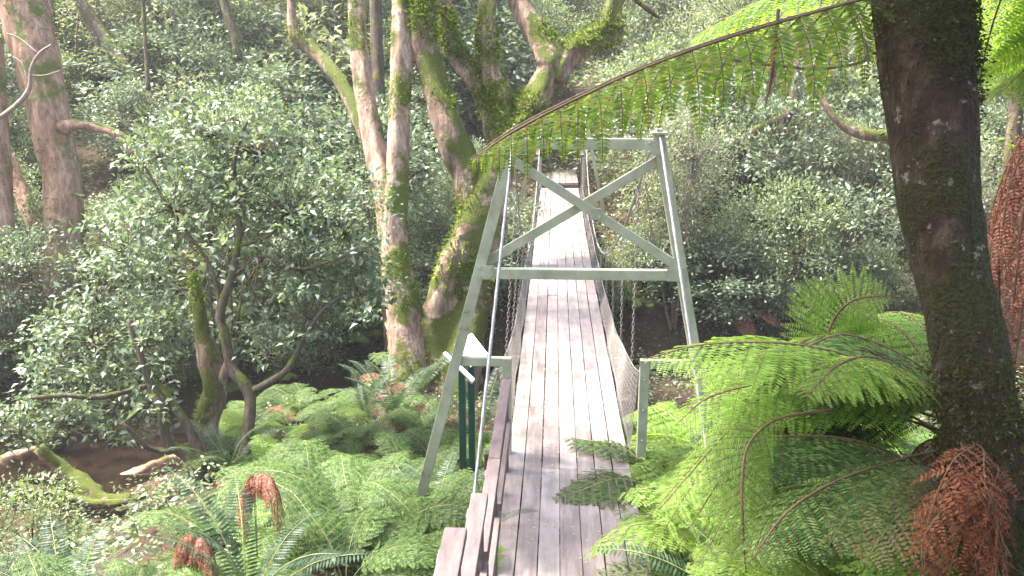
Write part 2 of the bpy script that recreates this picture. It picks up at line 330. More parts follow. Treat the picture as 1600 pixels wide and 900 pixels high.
# ------------------------------------------------------------------ the suspension bridge
TY, FY = 8.25, 27.6           # near tower, far tower
def dz(Y):                    # height of the walking surface
    return np.where((Y > TY) & (Y < FY), -.10 * np.sin(np.pi * (Y - TY) / (FY - TY)), 0.0)
bridge = thing('suspension_bridge', 'narrow timber suspension footbridge with grey green steel tower over the gully', 'bridge', (0, TY, 0))
def bpart(name, mb, mats, parent=bridge, smooth=False, bev=.004):
    o = link(name, mb.mesh(name, mats, smooth)); o.parent = parent
    if parent is bridge: o.location = (0, -TY, 0)
    if bev: bevel(o, bev)
    return o
rg = np.random.default_rng(3)
mb = MB()
NP = 7; PW = 1.2 / NP
joints = [[4.6, 7.92, 11.4, 15.0, 18.6, 22.2, 25.8, 29.4] for _ in range(NP)]
for c in range(NP):
    x0 = -.6 + c * PW; off = rg.uniform(-.25, .25)
    J = [4.6, 7.92] + [y + (off if c % 2 else -off) * (k % 2) for k, y in enumerate([11.4, 15.0, 18.6, 22.2, 25.8])] + [28.0]
    for a_, b_ in zip(J[:-1], J[1:]):
        n = max(2, int((b_ - a_) / .5)); ys = np.linspace(a_ + .0012, b_ - .0012, n + 1)
        gl, gr = rg.uniform(.002, .007, 2); zz = dz(ys) + rg.normal(0, .0012) + rg.normal(0, .001, n + 1)
        sp = 1 + (.045 * np.clip((7.92 - ys) / 2.4, 0, 1))
        xl = (x0 + gl + rg.normal(0, .0012, n + 1)) * sp; xr = (x0 + PW - gr + rg.normal(0, .0012, n + 1)) * sp
        V = []
        for q in range(n + 1):
            V += [(xl[q], ys[q], zz[q] - .045), (xr[q], ys[q], zz[q] - .045), (xr[q], ys[q], zz[q]), (xl[q], ys[q], zz[q])]
        Fq = []
        for q in range(n):
            o0 = q * 4; o1 = o0 + 4
            for e in range(4): Fq.append((o0 + e, o0 + (e + 1) % 4, o1 + (e + 1) % 4, o1 + e))
        Fq += [(0, 3, 2, 1), (n * 4, n * 4 + 1, n * 4 + 2, n * 4 + 3)]
        mb.add(V, Fq)
for y in np.arange(5.2, 28.0, 1.6):
    for c in range(NP):
        for u in (.25, .75):
            box(mb, (-.6 + (c + u) * PW + rg.normal(0, .006), y + rg.normal(0, .012), float(dz(y)) + .0015), (.009, .009, .006), 1)
deck = bpart('deck', mb, [M['deck'], M['rust']], bev=.003)
mb = MB()                                      # bearers and side stringers
for y in np.arange(5.2, 28.0, 1.6):
    box(mb, (0, y, float(dz(y)) - .045 - .05), (1.5 if y > TY else 1.3, .1, .09))
for sx in (-1, 1):
    ys = np.linspace(4.6, 28.0, 26)
    for a_, b_ in zip(ys[:-1], ys[1:]): beam(mb, (sx * .5, a_, float(dz(a_)) - .19), (sx * .5, b_, float(dz(b_)) - .19), .07, .12)
    box(mb, (sx * .5, 6.2, -.95), (.12, .12, 1.45)); box(mb, (sx * .5, 7.9, -1.1), (.12, .12, 1.75))
    box(mb, (sx * .5, 27.9, -.9), (.12, .12, 1.3))
bpart('bearer_frame', mb, M['timber_dark'])
# far landing platform (step up) with kick board
mb = MB()
for c in range(6):
    box(mb, (-.5 + c * .2, 30.2, .125), (.19, 4.2, .05))
bpart('landing_deck', mb, M['deck'])
mb = MB(); box(mb, (0, 28.06, .03), (1.25, .05, .14)); box(mb, (0, 32.5, .2), (1.3, .08, .3))
for sx in (-1, 1):
    for y in (28.5, 30.4, 32.3): box(mb, (sx * .72, y, .0), (.1, .1, 1.9))
    beam(mb, (sx * .72, 28.3, .98), (sx * .72, 32.5, .98), .1, .06); beam(mb, (sx * .72, 28.3, .6), (sx * .72, 32.5, .6), .05, .1)
bpart('landing_rail', mb, M['timber_dark'])

def tower(Y, base_z, zt=3.16, zc_=1.86):
    t = link('tower_frame', None, bridge, (0, Y - TY, 0))
    def leg(sx):
        tx, sl_ = (-.54, .262) if sx < 0 else (.78, .208)
        top = np.array([tx, 0, zt]); bot = np.array([tx + sx * sl_ * (zt - base_z), 0, base_z])
        mb = MB(); beam(mb, top, bot, .105, .10, up=(0, 1, 0)); return mb, top, bot
    pts = {}
    for sx in (-1, 1):
        mb, top, bot = leg(sx); o = bevel(link('leg', mb.mesh('leg', M['steel'], False), t)); pts[sx] = (top, bot)
        mb = MB(); box(mb, top + np.array([0, 0, .03]), (.15, .15, .025)); box(mb, top + np.array([0, 0, .055]), (.06, .12, .03))
        bevel(link('saddle', mb.mesh('saddle', M['steel'], False), t), .006)
    on = lambda sx, z: pts[sx][0] + (pts[sx][1] - pts[sx][0]) * ((zt - z) / (zt - base_z))
    mb = MB(); beam(mb, on(-1, zt - .07), on(1, zt - .07), .09, .10); bevel(link('top_beam', mb.mesh('top_beam', M['steel'], False), t))
    mb = MB(); beam(mb, on(-1, zc_), on(1, zc_), .094, .095); bevel(link('cross_bar', mb.mesh('cross_bar', M['steel'], False), t))
    for s, dy in ((-1, -.022), (1, .024)):
        a_ = on(s, zt - .20); b_ = on(-s, zc_ + .07); a_ = a_ + np.array([0, dy, 0]); b_ = b_ + np.array([0, dy, 0])
        mb = MB(); beam(mb, a_, b_, .042, .085, up=(0, 0, 1)); bevel(link('brace', mb.mesh('brace', M['steel'], False), t), .003)
    def gusset(c, wd, ht):
        mb = MB(); box(mb, c, (wd, .008, ht))
        for bx_, bz_ in ((-.3, -.3), (.3, -.3), (-.3, .3), (.3, .3)): box(mb, c + np.array([bx_ * wd, -.009, bz_ * ht]), (.02, .012, .02))
        bevel(link('gusset_plate', mb.mesh('gusset_plate', M['steel'], False), t), .002)
    for s in (-1, 1):
        for z_ in (zc_ + .02, zt - .1): gusset(on(s, z_) + np.array([-s * .06, -.056, 0]), .17, .14)
    gusset((on(-1, zt - .2) + on(1, zc_ + .07)) / 2 + np.array([0, -.05, 0]), .11, .11)
    for s in (-1, 1):
        mb = MB(); e = on(s, .97); x1 = -.61 if s < 0 else .73
        beam(mb, e, (x1 - s * .045, 0, .97), .07, .085); box(mb, (x1, 0, .30), (.09, .085, 1.42))
        for zb in (.18, .5, .82): box(mb, (x1, -.048, zb), (.018, .02, .018))
        bevel(link('guard_rail', mb.mesh('guard_rail', M['steel'], False), t), .004)
    return t
tower(TY, float(gz(-1.7, TY)) - .15)
tower(FY, float(gz(-1.7, FY)) - .2, 2.2, 1.35)

# main cables
def cableX(Y, s):
    u = np.clip((Y - TY) / (FY - TY), 0, 1); e = np.sin(np.pi * u) ** .5; return np.where(s < 0, -.54 - .08 * e, .78 - .09 * e)
def cableZ(Y): u = (Y - (TY + FY) / 2) / ((FY - TY) / 2); return .38 + np.where(u < 0, 2.88, 1.92) * u ** 2
for s, px in ((-1, 742), (1, 1113)):
    mb = MB()
    a0 = atY(px, 765, 6.15); top = np.array([-.54 if s < 0 else .78, TY, 3.225]); d_ = a0 - top; bot = top + d_ * 1.75
    n = 420; tube(mb, np.linspace(bot, top, n), .0135, 9, n, lobes=3, twist=.42)
    ys = np.linspace(TY, FY, 900); pts = np.stack([cableX(ys, s), ys, cableZ(ys)], 1)
    tube(mb, pts, .0125, 6, 900, lobes=3, twist=.5)
    tube(mb, [(float(cableX(FY, s)), FY, 2.3), (s * 1.3, FY + 5, .1)], .0125, 6, 20)
    bpart('cable', mb, M['galv'], smooth=True, bev=0)
# hanger chains
def chain(mb, a, b, L=.062, r=.0048, wd=.014):
    a = np.array(a); b = np.array(b); n = max(1, int(np.linalg.norm(b - a) / (L * .78))); t = norm(b - a)
    for k in range(n):
        c = a + (b - a) * (k + .5) / n; s = np.array([1., 0, 0]) if k % 2 else np.array([0, 1., 0]); s = norm(s - t * (s @ t))
        ph = np.linspace(0, 2 * np.pi, 11)
        loop = [c + t * np.sin(p) * L / 2 + s * np.cos(p) * wd for p in ph[:-1]]; loop.append(loop[0]); 
        tube(mb, loop, r, 4, 11)
for y in np.arange(9.6, 28.5, 1.6):
    for s in (-1, 1):
        mb = MB(); zt = float(cableZ(y)); x = float(cableX(y, s)); zb = float(dz(y)) - .06
        if zt - zb < .12: zt = zb + .2
        chain(mb, (x, y, zt), (s * .735, y, zb)) if y < 20 else tube(mb, [(x, y, zt), (s * .735, y, zb)], .008, 4)
        box(mb, (x, y, zt + .005), (.04, .05, .045))
        bpart('hanger_chain', mb, M['chain'], bev=0)
# side nets of wire
for s in (-1, 1):
    mb = MB(); mt = MB()
    def top(y): return .15 + .78 * math.exp(-(y - TY) / 2.6) + .02 * math.sin(y * 2)
    Ys = np.arange(TY + .02, 28.0, .055)
    hsteps = 7
    for sg in (-1, 1):
        for y in Ys:
            n = hsteps; y2 = y + sg * .34
            if y2 < TY or y2 > 28.0: continue
            p = []
            for k in range(n + 1):
                u = k / n; yy = y + (y2 - y) * u; h = u * top(yy)
                p.append((s * (.615 + .085 * u + .012 * math.sin(yy * 3.1)), yy, float(dz(yy)) - .03 + h))
            tube(mb, p, .0019, 3)
    bpart('wire_net', mb, M['chain'], bev=0)
    ys = np.linspace(TY, 28.0, 120)
    tube(mt, [(s * .70, y, float(dz(y)) - .03 + top(y)) for y in ys], .005, 5)
    tube(mt, [(s * .635, y, float(dz(y)) - .02) for y in ys], .004, 5)
    bpart('net_wire', mt, M['galv'], bev=0)

# stepped timber handrail beside the stairs, left
rail = thing('timber_handrail', 'weathered brown timber handrail stepping up beside the boardwalk', 'handrail', (-.64, 8, 0))
def rpart(name, mb, mats, bev=.005):
    o = link(name, mb.mesh(name, mats, False), rail, (.64, -8, 0)); return bevel(o, bev)
segs = [(7.95, 6.2, .88, -.60), (5.85, 4.6, 1.04, -.575), (4.35, 3.35, 1.54, -.55), (3.18, 1.9, 1.99, -.545), (1.8, .7, 2.5, -.54)]
for (ya, yb, z, x) in segs:
    mb = MB(); beam(mb, (x, ya, z), (x, yb, z + .0), .09, .042); rpart('handrail_cap', mb, M['timber'])
    mb = MB(); beam(mb, (x, ya - .03, z - .1), (x, yb, z - .1), .04, .14)
    beam(mb, (x + .03, ya - .06, z - .42), (x + .03, yb, z - .42), .04, .12); rpart('side_rail', mb, M['timber'])
    mb = MB(); box(mb, (x - .02, ya - .1, z - .62 - .025), (.088, .1, 1.2)); rpart('post', mb, M['timber'])
for (x, y, z) in ((-.72, 7.35, .42), (-.74, 6.15, .52)):
    mb = MB(); box(mb, (x, y, z - .7), (.09, .1, 1.4)); rpart('post', mb, M['timber_dark'])
# stairs the photographer stands on
st = thing('timber_stairs', 'timber stairs climbing from the boardwalk towards the viewer', 'stairs', (0, 4.6, 0))
for k in range(13):
    mb = MB(); box(mb, (0, 4.45 - k * .36 - 4.6, .09 + k * .17 - .02), (1.2, .34, .045)); bevel(link('tread', mb.mesh('tread', M['timber'], False), st))
for s in (-1, 1):
    mb = MB(); beam(mb, (s * .63, 0, -.05), (s * .63, -4.9, 2.28), .045, .24); bevel(link('stringer', mb.mesh('stringer', M['timber_dark'], False), st))

# information sign: two slanted white boards on dark green posts
sg = thing('information_sign', 'slanted white information boards on dark green posts among the ferns', 'sign', P(730, 640, 11.5))
def sp_(name, mb, mat, bev=.003): return bevel(link(name, mb.mesh(name, mat, False), sg, tuple(-np.array(sg.location))), bev)
def plate(corners, th, nrm):
    c = np.array(corners); nrm = norm(np.array(nrm)) * th
    return MB().add(np.concatenate([c - nrm, c]), BOXF)
a_, b_, c_ = P(710, 537, 11.6), P(737, 520, 12.0), P(763, 553, 11.55); d_ = a_ + c_ - b_
sp_('sign_board', plate([a_, d_, c_, b_], .02, np.cross(d_ - a_, b_ - a_)), M['white'])
a_, b_ = P(696, 549, 11.35), P(742, 592, 10.95); e = norm(ray(720, 570)); e = e + np.array([0, 0, -.12]); e = norm(e) * .42
c0 = [a_, b_, b_ + e, a_ + e]
sp_('sign_board', plate(c0, .045, np.cross(b_ - a_, e)), M['white'])
for (px, y0, y1, zc_) in ((721.5, 578, 760, 11.3), (736, 562, 740, 11.75)):
    t_ = P(px, y0, zc_); g_ = float(gz(t_[0], t_[1])) - .1
    mb = MB(); beam(mb, t_, (t_[0], t_[1], g_), .085, .085, up=(0, 1, 0)); sp_('post', mb, M['green_post'])

# ------------------------------------------------------------------ haze volume, added for a milky veil and softer contrast
mh, nh, oh = newmat('milky_haze'); v_ = N_(nh, 'ShaderNodeVolumePrincipled'); v_.inputs['Color'].default_value = (.93, .96, .93, 1)
v_.inputs['Density'].default_value = .0009; v_.inputs['Anisotropy'].default_value = .3; nh.links.new(v_.outputs[0], oh.inputs['Volume'])
mb = MB(); box(mb, (0, 30, 9), (330, 400, 62)); tag(link('haze', mb.mesh('haze', mh, False)), None, None, kind='stuff')

# ------------------------------------------------------------------ trunks and branching trees
def trunk_mesh(parts, mat, sides=18, rough=.09, seed=0, px=True, moss=0, moss_size=.05, base_down=None):
    """parts: list of [(px,py,zc,rpx)...]; returns trunk mesh and the moss tufts grown on it"""
    mb = MB(); mm = MB(); rg = np.random.default_rng(seed)
    for pp in parts:
        pts = [P(a, b, c) for a, b, c, r in pp]; rad = [r * c / F for a, b, c, r in pp]
        ln = sum(np.linalg.norm(pts[i + 1] - pts[i]) for i in range(len(pts) - 1))
        n = max(6, int(ln / max(.07, min(rad) * .55)))
        C, r, V = tube(mb, pts, rad, sides, min(n, 160), rough=rough, rng=rg)
        if moss:
            nn = int(moss * ln * np.mean(rad) * 6.28)
            k = rg.integers(0, V.shape[0], nn); s = rg.integers(0, sides, nn)
            p = V[k, s]; out = norm(p - C[k])
            f = np.sin(p[:, 0] * 2.1 + p[:, 2] * 1.7 + seed) + np.sin(p[:, 2] * 3.3 + p[:, 1] * 2.2 + seed * 2) * .7 + .8 * out[:, 2] + rg.normal(0, .35, nn)
            keep = f > (.15 if mat == 'bark_near' else .55); p = p[keep]; out = out[keep]
            p = p + rg.normal(0, .02, p.shape)
            d = norm(out * .8 + rg.normal(0, .55, p.shape) + np.array([0, 0, -.25]))
            leaves1(mm, p, d, rg.normal(0, 1, p.shape), rg.uniform(.5, 1.4, len(p)) * moss_size, moss_size * .42)
    return mb.mesh('trunk', M[mat]), (mm.mesh('moss', M['moss_dark' if mat == 'bark_near' else 'moss']) if moss and mm.n else None)
def tree(name, label, parts, mat, group=None, seed=0, moss=0, moss_size=.05, sides=18, rough=.09, cat='tree'):
    base = P(*parts[0][0][:3])
    t = thing(name, label, cat, base, group=group)
    tm, mm = trunk_mesh(parts, mat, sides, rough, seed, moss=moss, moss_size=moss_size)
    link('trunk', tm, t, tuple(-base))
    if mm: link('moss', mm, t, tuple(-base))
    return t
# twin-stemmed tree in the middle
t_mid = tree('smooth_barked_tree', 'tall pale pinkish tree with two stems rising from a mossy base left of the bridge', [
    [(648, 660, 16.8, 36), (646, 590, 17, 32), (636, 510, 17, 30), (622, 430, 17, 25), (617, 370, 17, 22), (621, 280, 17, 18), (624, 170, 17, 16), (629, 60, 17, 15.5), (628, -60, 17, 15), (618, -240, 17, 14)],
    [(625, 470, 17.1, 20), (612, 380, 17.2, 18), (602, 300, 17.3, 18), (583, 215, 17.4, 16), (566, 120, 17.5, 15), (557, 20, 17.6, 14), (556, -100, 17.6, 13)],
    [(655, 640, 16.9, 20), (640, 560, 17.0, 17), (612, 500, 17.2, 12)],
    ], 'bark_pink', seed=2, moss=260, moss_size=.06, rough=.12, sides=22)
# great mossy tree
t_big = tree('mossy_tree', 'huge green mossy tree dividing into leaning trunks beside the bridge tower', [
    [(700, 690, 17.2, 62), (706, 610, 17.2, 52), (712, 520, 17.2, 48), (728, 430, 17.2, 45), (748, 350, 17.2, 40), (765, 290, 17.2, 32), (790, 235, 17.3, 24), (822, 180, 17.4, 21), (853, 130, 17.5, 22), (862, 98, 17.5, 24), (846, 62, 17.6, 19), (820, 20, 17.7, 17), (798, -40, 17.8, 15)],
    [(752, 340, 17.2, 30), (728, 270, 17.1, 25), (702, 195, 17.0, 24), (680, 130, 17.0, 21), (662, 60, 17.0, 19), (655, -20, 17.0, 18), (650, -120, 17, 16)],
    [(778, 270, 17.3, 22), (786, 190, 17.4, 18), (768, 110, 17.5, 16), (760, 40, 17.5, 15), (763, -80, 17.6, 14)],
    [(780, 230, 17.4, 16), (764, 165, 17.5, 15), (730, 110, 17.6, 14), (705, 60, 17.6, 13), (690, 0, 17.7, 13), (686, -90, 17.7, 12)],
    [(862, 125, 17.5, 20), (888, 85, 17.6, 17), (925, 62, 17.7, 17), (955, 48, 17.8, 17), (958, 18, 17.8, 14), (962, -20, 17.9, 12), (965, -90, 17.9, 10)],
    ], 'bark_mossy', seed=5, moss=1100, moss_size=.085, rough=.2, sides=24)
# big tree at the left edge
tree('red_brown_tree', 'massive reddish brown tree with mossy burls at the left edge of the forest', [
    [(60, 680, 20, 52), (75, 590, 20, 42), (86, 480, 20, 35), (97, 380, 20, 30), (99, 290, 20, 28), (84, 200, 20, 30), (64, 110, 20, 33), (42, 30, 20, 37), (25, -60, 20, 38)],
    [(88, 190, 20, 14), (76, 110, 20.2, 11), (73, 30, 20.3, 10), (73, -60, 20.4, 9)],
    [(75, 400, 20, 15), (52, 345, 20.1, 13), (28, 285, 20.2, 12), (2, 235, 20.3, 12), (-40, 190, 20.3, 11)],
    [(95, 200, 19.8, 13), (125, 195, 19.8, 7), (165, 205, 19.9, 5), (190, 216, 19.9, 5)],
    ], 'bark_left', seed=11, moss=150, moss_size=.07, sides=22, rough=.12)
tree('red_brown_tree', 'reddish trunk cut by the very left edge of the picture', [
    [(12, 690, 19.5, 34), (14, 560, 19.5, 28), (8, 420, 19.5, 20), (2, 310, 19.5, 17), (-4, 180, 19.5, 15), (-10, 60, 19.5, 14)]], 'bark_left', seed=12, moss=110, moss_size=.07)
# leaning trunks in the background
BGT = [
 ('dark leaning trunk, the largest sloping one at upper left', [(300, 300, 27, 12), (262, 205, 27, 13), (215, 130, 27.5, 12), (165, 60, 28, 12), (110, -20, 28, 11)]),
 ('dark leaning trunk forking just behind the long sloping one', [(205, 170, 30, 8), (160, 70, 30, 9), (128, 0, 30, 9), (110, -60, 30, 8)]),
 ('mossy elbow branch end poking out beside the red brown tree', [(210, 240, 22, 11), (188, 212, 22, 8), (150, 195, 22, 5), (120, 200, 21, 4)]),
 ('short dark mossy stem hanging into the top of the picture', [(372, 95, 26, 9), (366, 55, 26, 9), (352, 10, 26, 8), (345, -40, 26, 8)]),
 ('green mossy trunk leaning right towards the twin stemmed tree', [(600, 300, 21, 15), (570, 205, 21, 15), (530, 125, 21.5, 13), (492, 82, 22, 13), (462, 58, 22, 13), (455, 10, 22, 8), (456, -50, 22, 7)]),
 ('thin upright mossy pole in the upper left thicket', [(232, 140, 24, 5), (228, 80, 24, 4), (224, 20, 24, 4), (222, -30, 24, 4)]),
 ('crooked dark mossy branch right of the bridge tower', [(1150, 262, 27, 9), (1172, 212, 27, 9), (1205, 195, 27, 11), (1232, 178, 27, 12), (1243, 140, 27, 9), (1246, 100, 27, 8), (1250, 40, 27, 7)]),
 ('mossy horizontal limb reaching towards the dark near trunk', [(1255, 110, 17, 3), (1290, 165, 17, 6), (1310, 190, 17, 8), (1345, 208, 17, 11), (1395, 215, 17, 13), (1460, 240, 17, 15)]),
 ('broken leaning dark branch at the top centre', [(985, -10, 16, 7), (1005, 8, 16, 6), (1022, 22, 16, 4), (1030, 28, 16, 2)]),
 ('dark trunk hidden in shade behind the twin stems', [(598, 330, 24, 14), (596, 220, 24, 13), (590, 100, 24, 12), (586, -30, 24, 11)]),
 ('lichen dotted trunk far right beyond the dark near trunk', [(1560, 520, 12, 16), (1568, 380, 12, 15), (1580, 250, 12, 14), (1590, 120, 12, 13), (1590, -20, 12, 12)]),
]
for k, (lab, pp) in enumerate(BGT):
    b0 = P(*pp[0][:3]); g_ = float(gz(b0[0], b0[1]))
    if b0[2] - g_ > .3 and pp[0][1] > 150 and k not in (2, 7):       # carry the trunk down into the ground
        q_ = proj((b0[0] + .1, b0[1], g_ - .2)); pp = [(q_[0], q_[1], q_[2], pp[0][3] * 1.25)] + pp
    pp = [(a, b, c, r * .82) for a, b, c, r in pp]
    tree('leaning_tree' if k not in (2, 3, 8) else 'mossy_branch', lab, [pp], 'bark_mossy' if k in (4, 7, 2) else 'bark_dark', seed=30 + k,
         moss=100, moss_size=.07, sides=10, cat='tree' if k not in (2, 3, 8) else 'branch')

# dark near trunk at right
t_near = tree('dark_trunk_tree', 'thick dark lichen covered trunk leaning close by on the right', [
    [(1690, 1060, 4.3, 100), (1630, 960, 4.3, 84), (1580, 830, 4.25, 70), (1545, 730, 4.2, 60), (1527, 620, 4.2, 53), (1505, 500, 4.2, 51), (1482, 400, 4.2, 55), (1466, 300, 4.2, 62), (1455, 180, 4.2, 66), (1444, 60, 4.2, 70), (1434, -60, 4.2, 72), (1420, -300, 4.3, 70)]],
    'bark_near', seed=21, moss=11000, moss_size=.024, sides=72, rough=.075)

# ------------------------------------------------------------------ shrubs
def crown_arrays(rg, rx, ry, rz, z0, nclump, nleaf, ls, cr, mbL, mbS, folded=False, stems=5, sr=.03, hollow=.35, mat=0, hang=.0):
    """leaf clumps on twigs through an uneven crown volume"""
    cl = []
    lob = norm(rg.normal(0, 1, (6, 3))); la = rg.uniform(.75, 1.25, 6)
    while len(cl) < nclump:
        v = norm(rg.normal(0, 1, 3)); r = rg.uniform(hollow, 1) ** .6 * la[np.argmax(lob @ v)]
        cl.append(v * r * np.array([rx, ry, rz]) + np.array([0, 0, z0]))
    cl = np.array(cl); cl = cl[cl[:, 2] > .15]
    st = [np.array([rg.normal(0, rx * .28), rg.normal(0, ry * .28), z0 * rg.uniform(.7, 1.1)]) for _ in range(stems)]
    for s in st:
        b0 = np.array([rg.normal(0, .06), rg.normal(0, .06), -.25]); m_ = (b0 + s) / 2 + rg.normal(0, rx * .1, 3)
        tube(mbS, [b0, m_, s], [sr, sr * .8, sr * .5], 5, 7)
    for c in cl:
        s = min(st, key=lambda q: np.linalg.norm(q - c)); m_ = s * .45 + c * .55 + rg.normal(0, .08, 3) - np.array([0, 0, .06])
        tube(mbS, [s, m_, c], [sr * .45, sr * .3, sr * .12], 3, 5)
        n = int(nleaf * rg.uniform(.6, 1.4)); out = norm(c - np.array([0, 0, z0 * .7]))
        off = rg.normal(0, 1, (n, 3)) * np.array([cr, cr, cr * .5]); p = c + off
        d = norm(off / cr * .6 + out * .5 + rg.normal(0, .5, (n, 3)) + np.array([0, 0, -.15 - hang]))
        nr = norm(rg.normal(0, .55, (n, 3)) + np.array([0, 0, 1.0]) + out * .25)
        L = ls * rg.uniform(.6, 1.3, n)
        (leaves if folded else leaves1)(mbL, p, d, nr, L, L * .48, mat)
def shrub_proto(seed, rx, rz, z0, nclump, nleaf, ls, cr, leafmat, folded=False, stems=5, sr=.03, twig='twig'):
    rg = np.random.default_rng(seed); L, T_ = MB(), MB()
    crown_arrays(rg, rx, rx * rg.uniform(.8, 1.15), rz, z0, nclump, nleaf, ls, cr, L, T_, folded, stems, sr)
    for _ in range(34 if z0 > 3 else 8):
        a0 = rg.normal(0, 1, 3) * (rx * .12, rx * .12, 0) + (0, 0, rg.uniform(.2, z0 * .8)); d = norm(rg.normal(0, .6, 3) + (0, 0, rg.uniform(.1, 1.2))); l = rg.uniform(.5, 1.6) * (z0 / 2.5) ** .5
        tube(T_, [a0, a0 + d * l * .5 + rg.normal(0, .08, 3), a0 + d * l + rg.normal(0, .15, 3)], [.012, .008, .003], 3, 6)
    return L.mesh('foliage', M[leafmat]), T_.mesh('stems', M[twig])
PROT = {
 'broad': [shrub_proto(140 + k, 1.2, 1.5, 1.7, 70, 26, .21, .22, 'shrub_pale', folded=True, twig='twig_pale') for k in range(2)],
 'dark': [shrub_proto(145 + k, 1.5, 1.9, 2.1, 90, 34, .15, .2, 'shrub_grey', stems=6) for k in range(2)],
 'grey': [shrub_proto(100 + k, 1.5, 1.15, 1.5, 130, 56, .105, .17, 'shrub_grey') for k in range(3)],
 'green': [shrub_proto(110 + k, 1.4, 1.2, 1.4, 135, 62, .09, .17, 'shrub_green') for k in range(3)],
 'tall': [shrub_proto(120 + k, 1.9, 2.4, 4.0, 120, 60, .115, .33, 'shrub_pale', stems=4, sr=.06, twig='twig_pale') for k in range(3)],
 'tallg': [shrub_proto(130 + k, 2.0, 2.6, 4.2, 130, 60, .115, .34, 'shrub_green', stems=4, sr=.06) for k in range(2)],
}
def shrub(kind, x, y, sc, name, label, group, rg, dz_=0):
    pk = kind
    if kind in ('grey', 'green') and sc > .76: q_ = rg.random(); pk = 'broad' if (q_ < .16 and kind == 'green') else 'dark' if (q_ < .35 and kind == 'grey') else kind
    f, s = PROT[pk][rg.integers(len(PROT[pk]))]
    t = thing(name, label, 'shrub' if kind in ('grey', 'green') else 'tree', (x, y, float(gz(x, y)) + dz_), (0, 0, rg.uniform(0, 6.28)), group)
    t.scale = (sc * rg.uniform(.8, 1.15), sc * rg.uniform(.8, 1.15), sc * rg.uniform(.75, 1.45))
    link('foliage', f, t); link('stems' if kind in ('grey', 'green') else 'trunk', s, t)
    return t
def szone(u, x):
    if x < 0: return ('beside the big red brown tree' if u < 200 else 'behind the small crooked tree' if u < 520 else 'behind the twin stemmed and mossy trees')
    return 'just right of the bridge' if u < 1120 else 'behind the bright tree fern' if u < 1400 else 'beyond the dark leaning trunk'
rg = np.random.default_rng(50)
cells = []
for Y in np.concatenate([np.arange(18.5, 34, 1.9), np.arange(34, 60, 2.7)]):
    st_ = 1.9 if Y < 34 else 2.7
    for X in np.arange(-34, 32, st_):
        x = X + rg.uniform(-.8, .8); y = Y + rg.uniform(-.8, .8)
        u, v, zc_ = proj((x, y, float(gz(x, y)) + 1.2))
        if -120 < u < 1720: cells.append((x, y, u, v, zc_))
for X in np.arange(-24, 24, 1.5):
    x = X + rg.uniform(-.3, .3); y = float(np.interp(x, CKX, CKY)) + HW + rg.uniform(.5, .9)
    if abs(x) > 1.2 and -100 < proj((x, y, -2))[0] < 1700: cells.append((x, y) + proj((x, y, -2.5)))
ng = 0
for (x, y, u, v, zc_) in cells:
    dyc = y - np.interp(x, CKX, CKY)
    if dyc < HW + .5: continue
    if (abs(x) < 2.3 and 23.9 < y < 38) or abs(x) < 1.2 or (-5.5 < x < 0 and 27 < y < 33): continue
    if 560 < u < 800 and zc_ < 24 and y < 23: 
        if rg.random() < .85: continue
    if -11.2 < x < -8.6 and dyc < HW + 1.3: continue
    side = 'left' if x < 0 else 'right'
    if y < 30:
        if rg.random() < .1 or math.sin(x * .55 + 2) + math.sin(y * .8 + x * .3) > 1.35: continue
        if x > 2 and y > 23 and rg.random() < .22:
            shrub('tall' if rg.random() < .6 else 'tallg', x, y, rg.uniform(.45, .8), 'slender_tree', 'young slender tree among the shrubs ' + szone(u, x), 'young slender trees right of the bridge', rg); continue
        kd = 'grey' if rg.random() < (.75 if x > 0 else .45) else 'green'
        shrub(kd, x, y, rg.uniform(.65, 1.35), 'leafy_shrub',
              ('grey green' if kd == 'grey' else 'fresh green') + f' glossy shrub in the thicket {szone(u, x)}', f'{"grey green" if kd == "grey" else "fresh green"} shrubs {side} of the bridge', rg)
    if y >= 30 and y < 60 and rg.random() < .92:
        kd = 'green' if rg.random() < .7 else 'grey'
        shrub(kd, x + .9, y - .9, rg.uniform(1.0, 1.6), 'leafy_shrub', ('grey green' if kd == 'grey' else 'fresh green') + f' shrub far up the slope {szone(u, x)}', f'{kd} shrubs far up the slope {side}', rg)
    if y >= 30 and rg.random() < (.3 if y < 40 else .55):
        kd = 'tall' if rg.random() < (.5 if x < 0 else .8) else 'tallg'
        shrub(kd, x, y, rg.uniform(.8, 1.25), 'slender_tree', ('pale' if kd == 'tall' else 'green') + f' slender leafy tree high on the slope {szone(u, x)}',
              f'{"pale" if kd == "tall" else "green"} slender trees on the far slope {side}', rg)
        ng += 1

for X in np.concatenate([np.arange(-14, -11.5, 1.0), np.arange(-8.6, -3.2, .85), np.arange(1.4, 9, 1.0)]):
    x = X + rg.uniform(-.2, .2); y = float(np.interp(x, CKX, CKY)) + HW + rg.uniform(.2, 1.5)
    shrub('green' if rg.random() < .6 else 'grey', x, y, rg.uniform(.5, .75), 'leafy_shrub', 'low leafy bush at the far creek edge ' + szone(proj((x, y, -3))[0], x), 'low bushes along the far creek edge', rg)
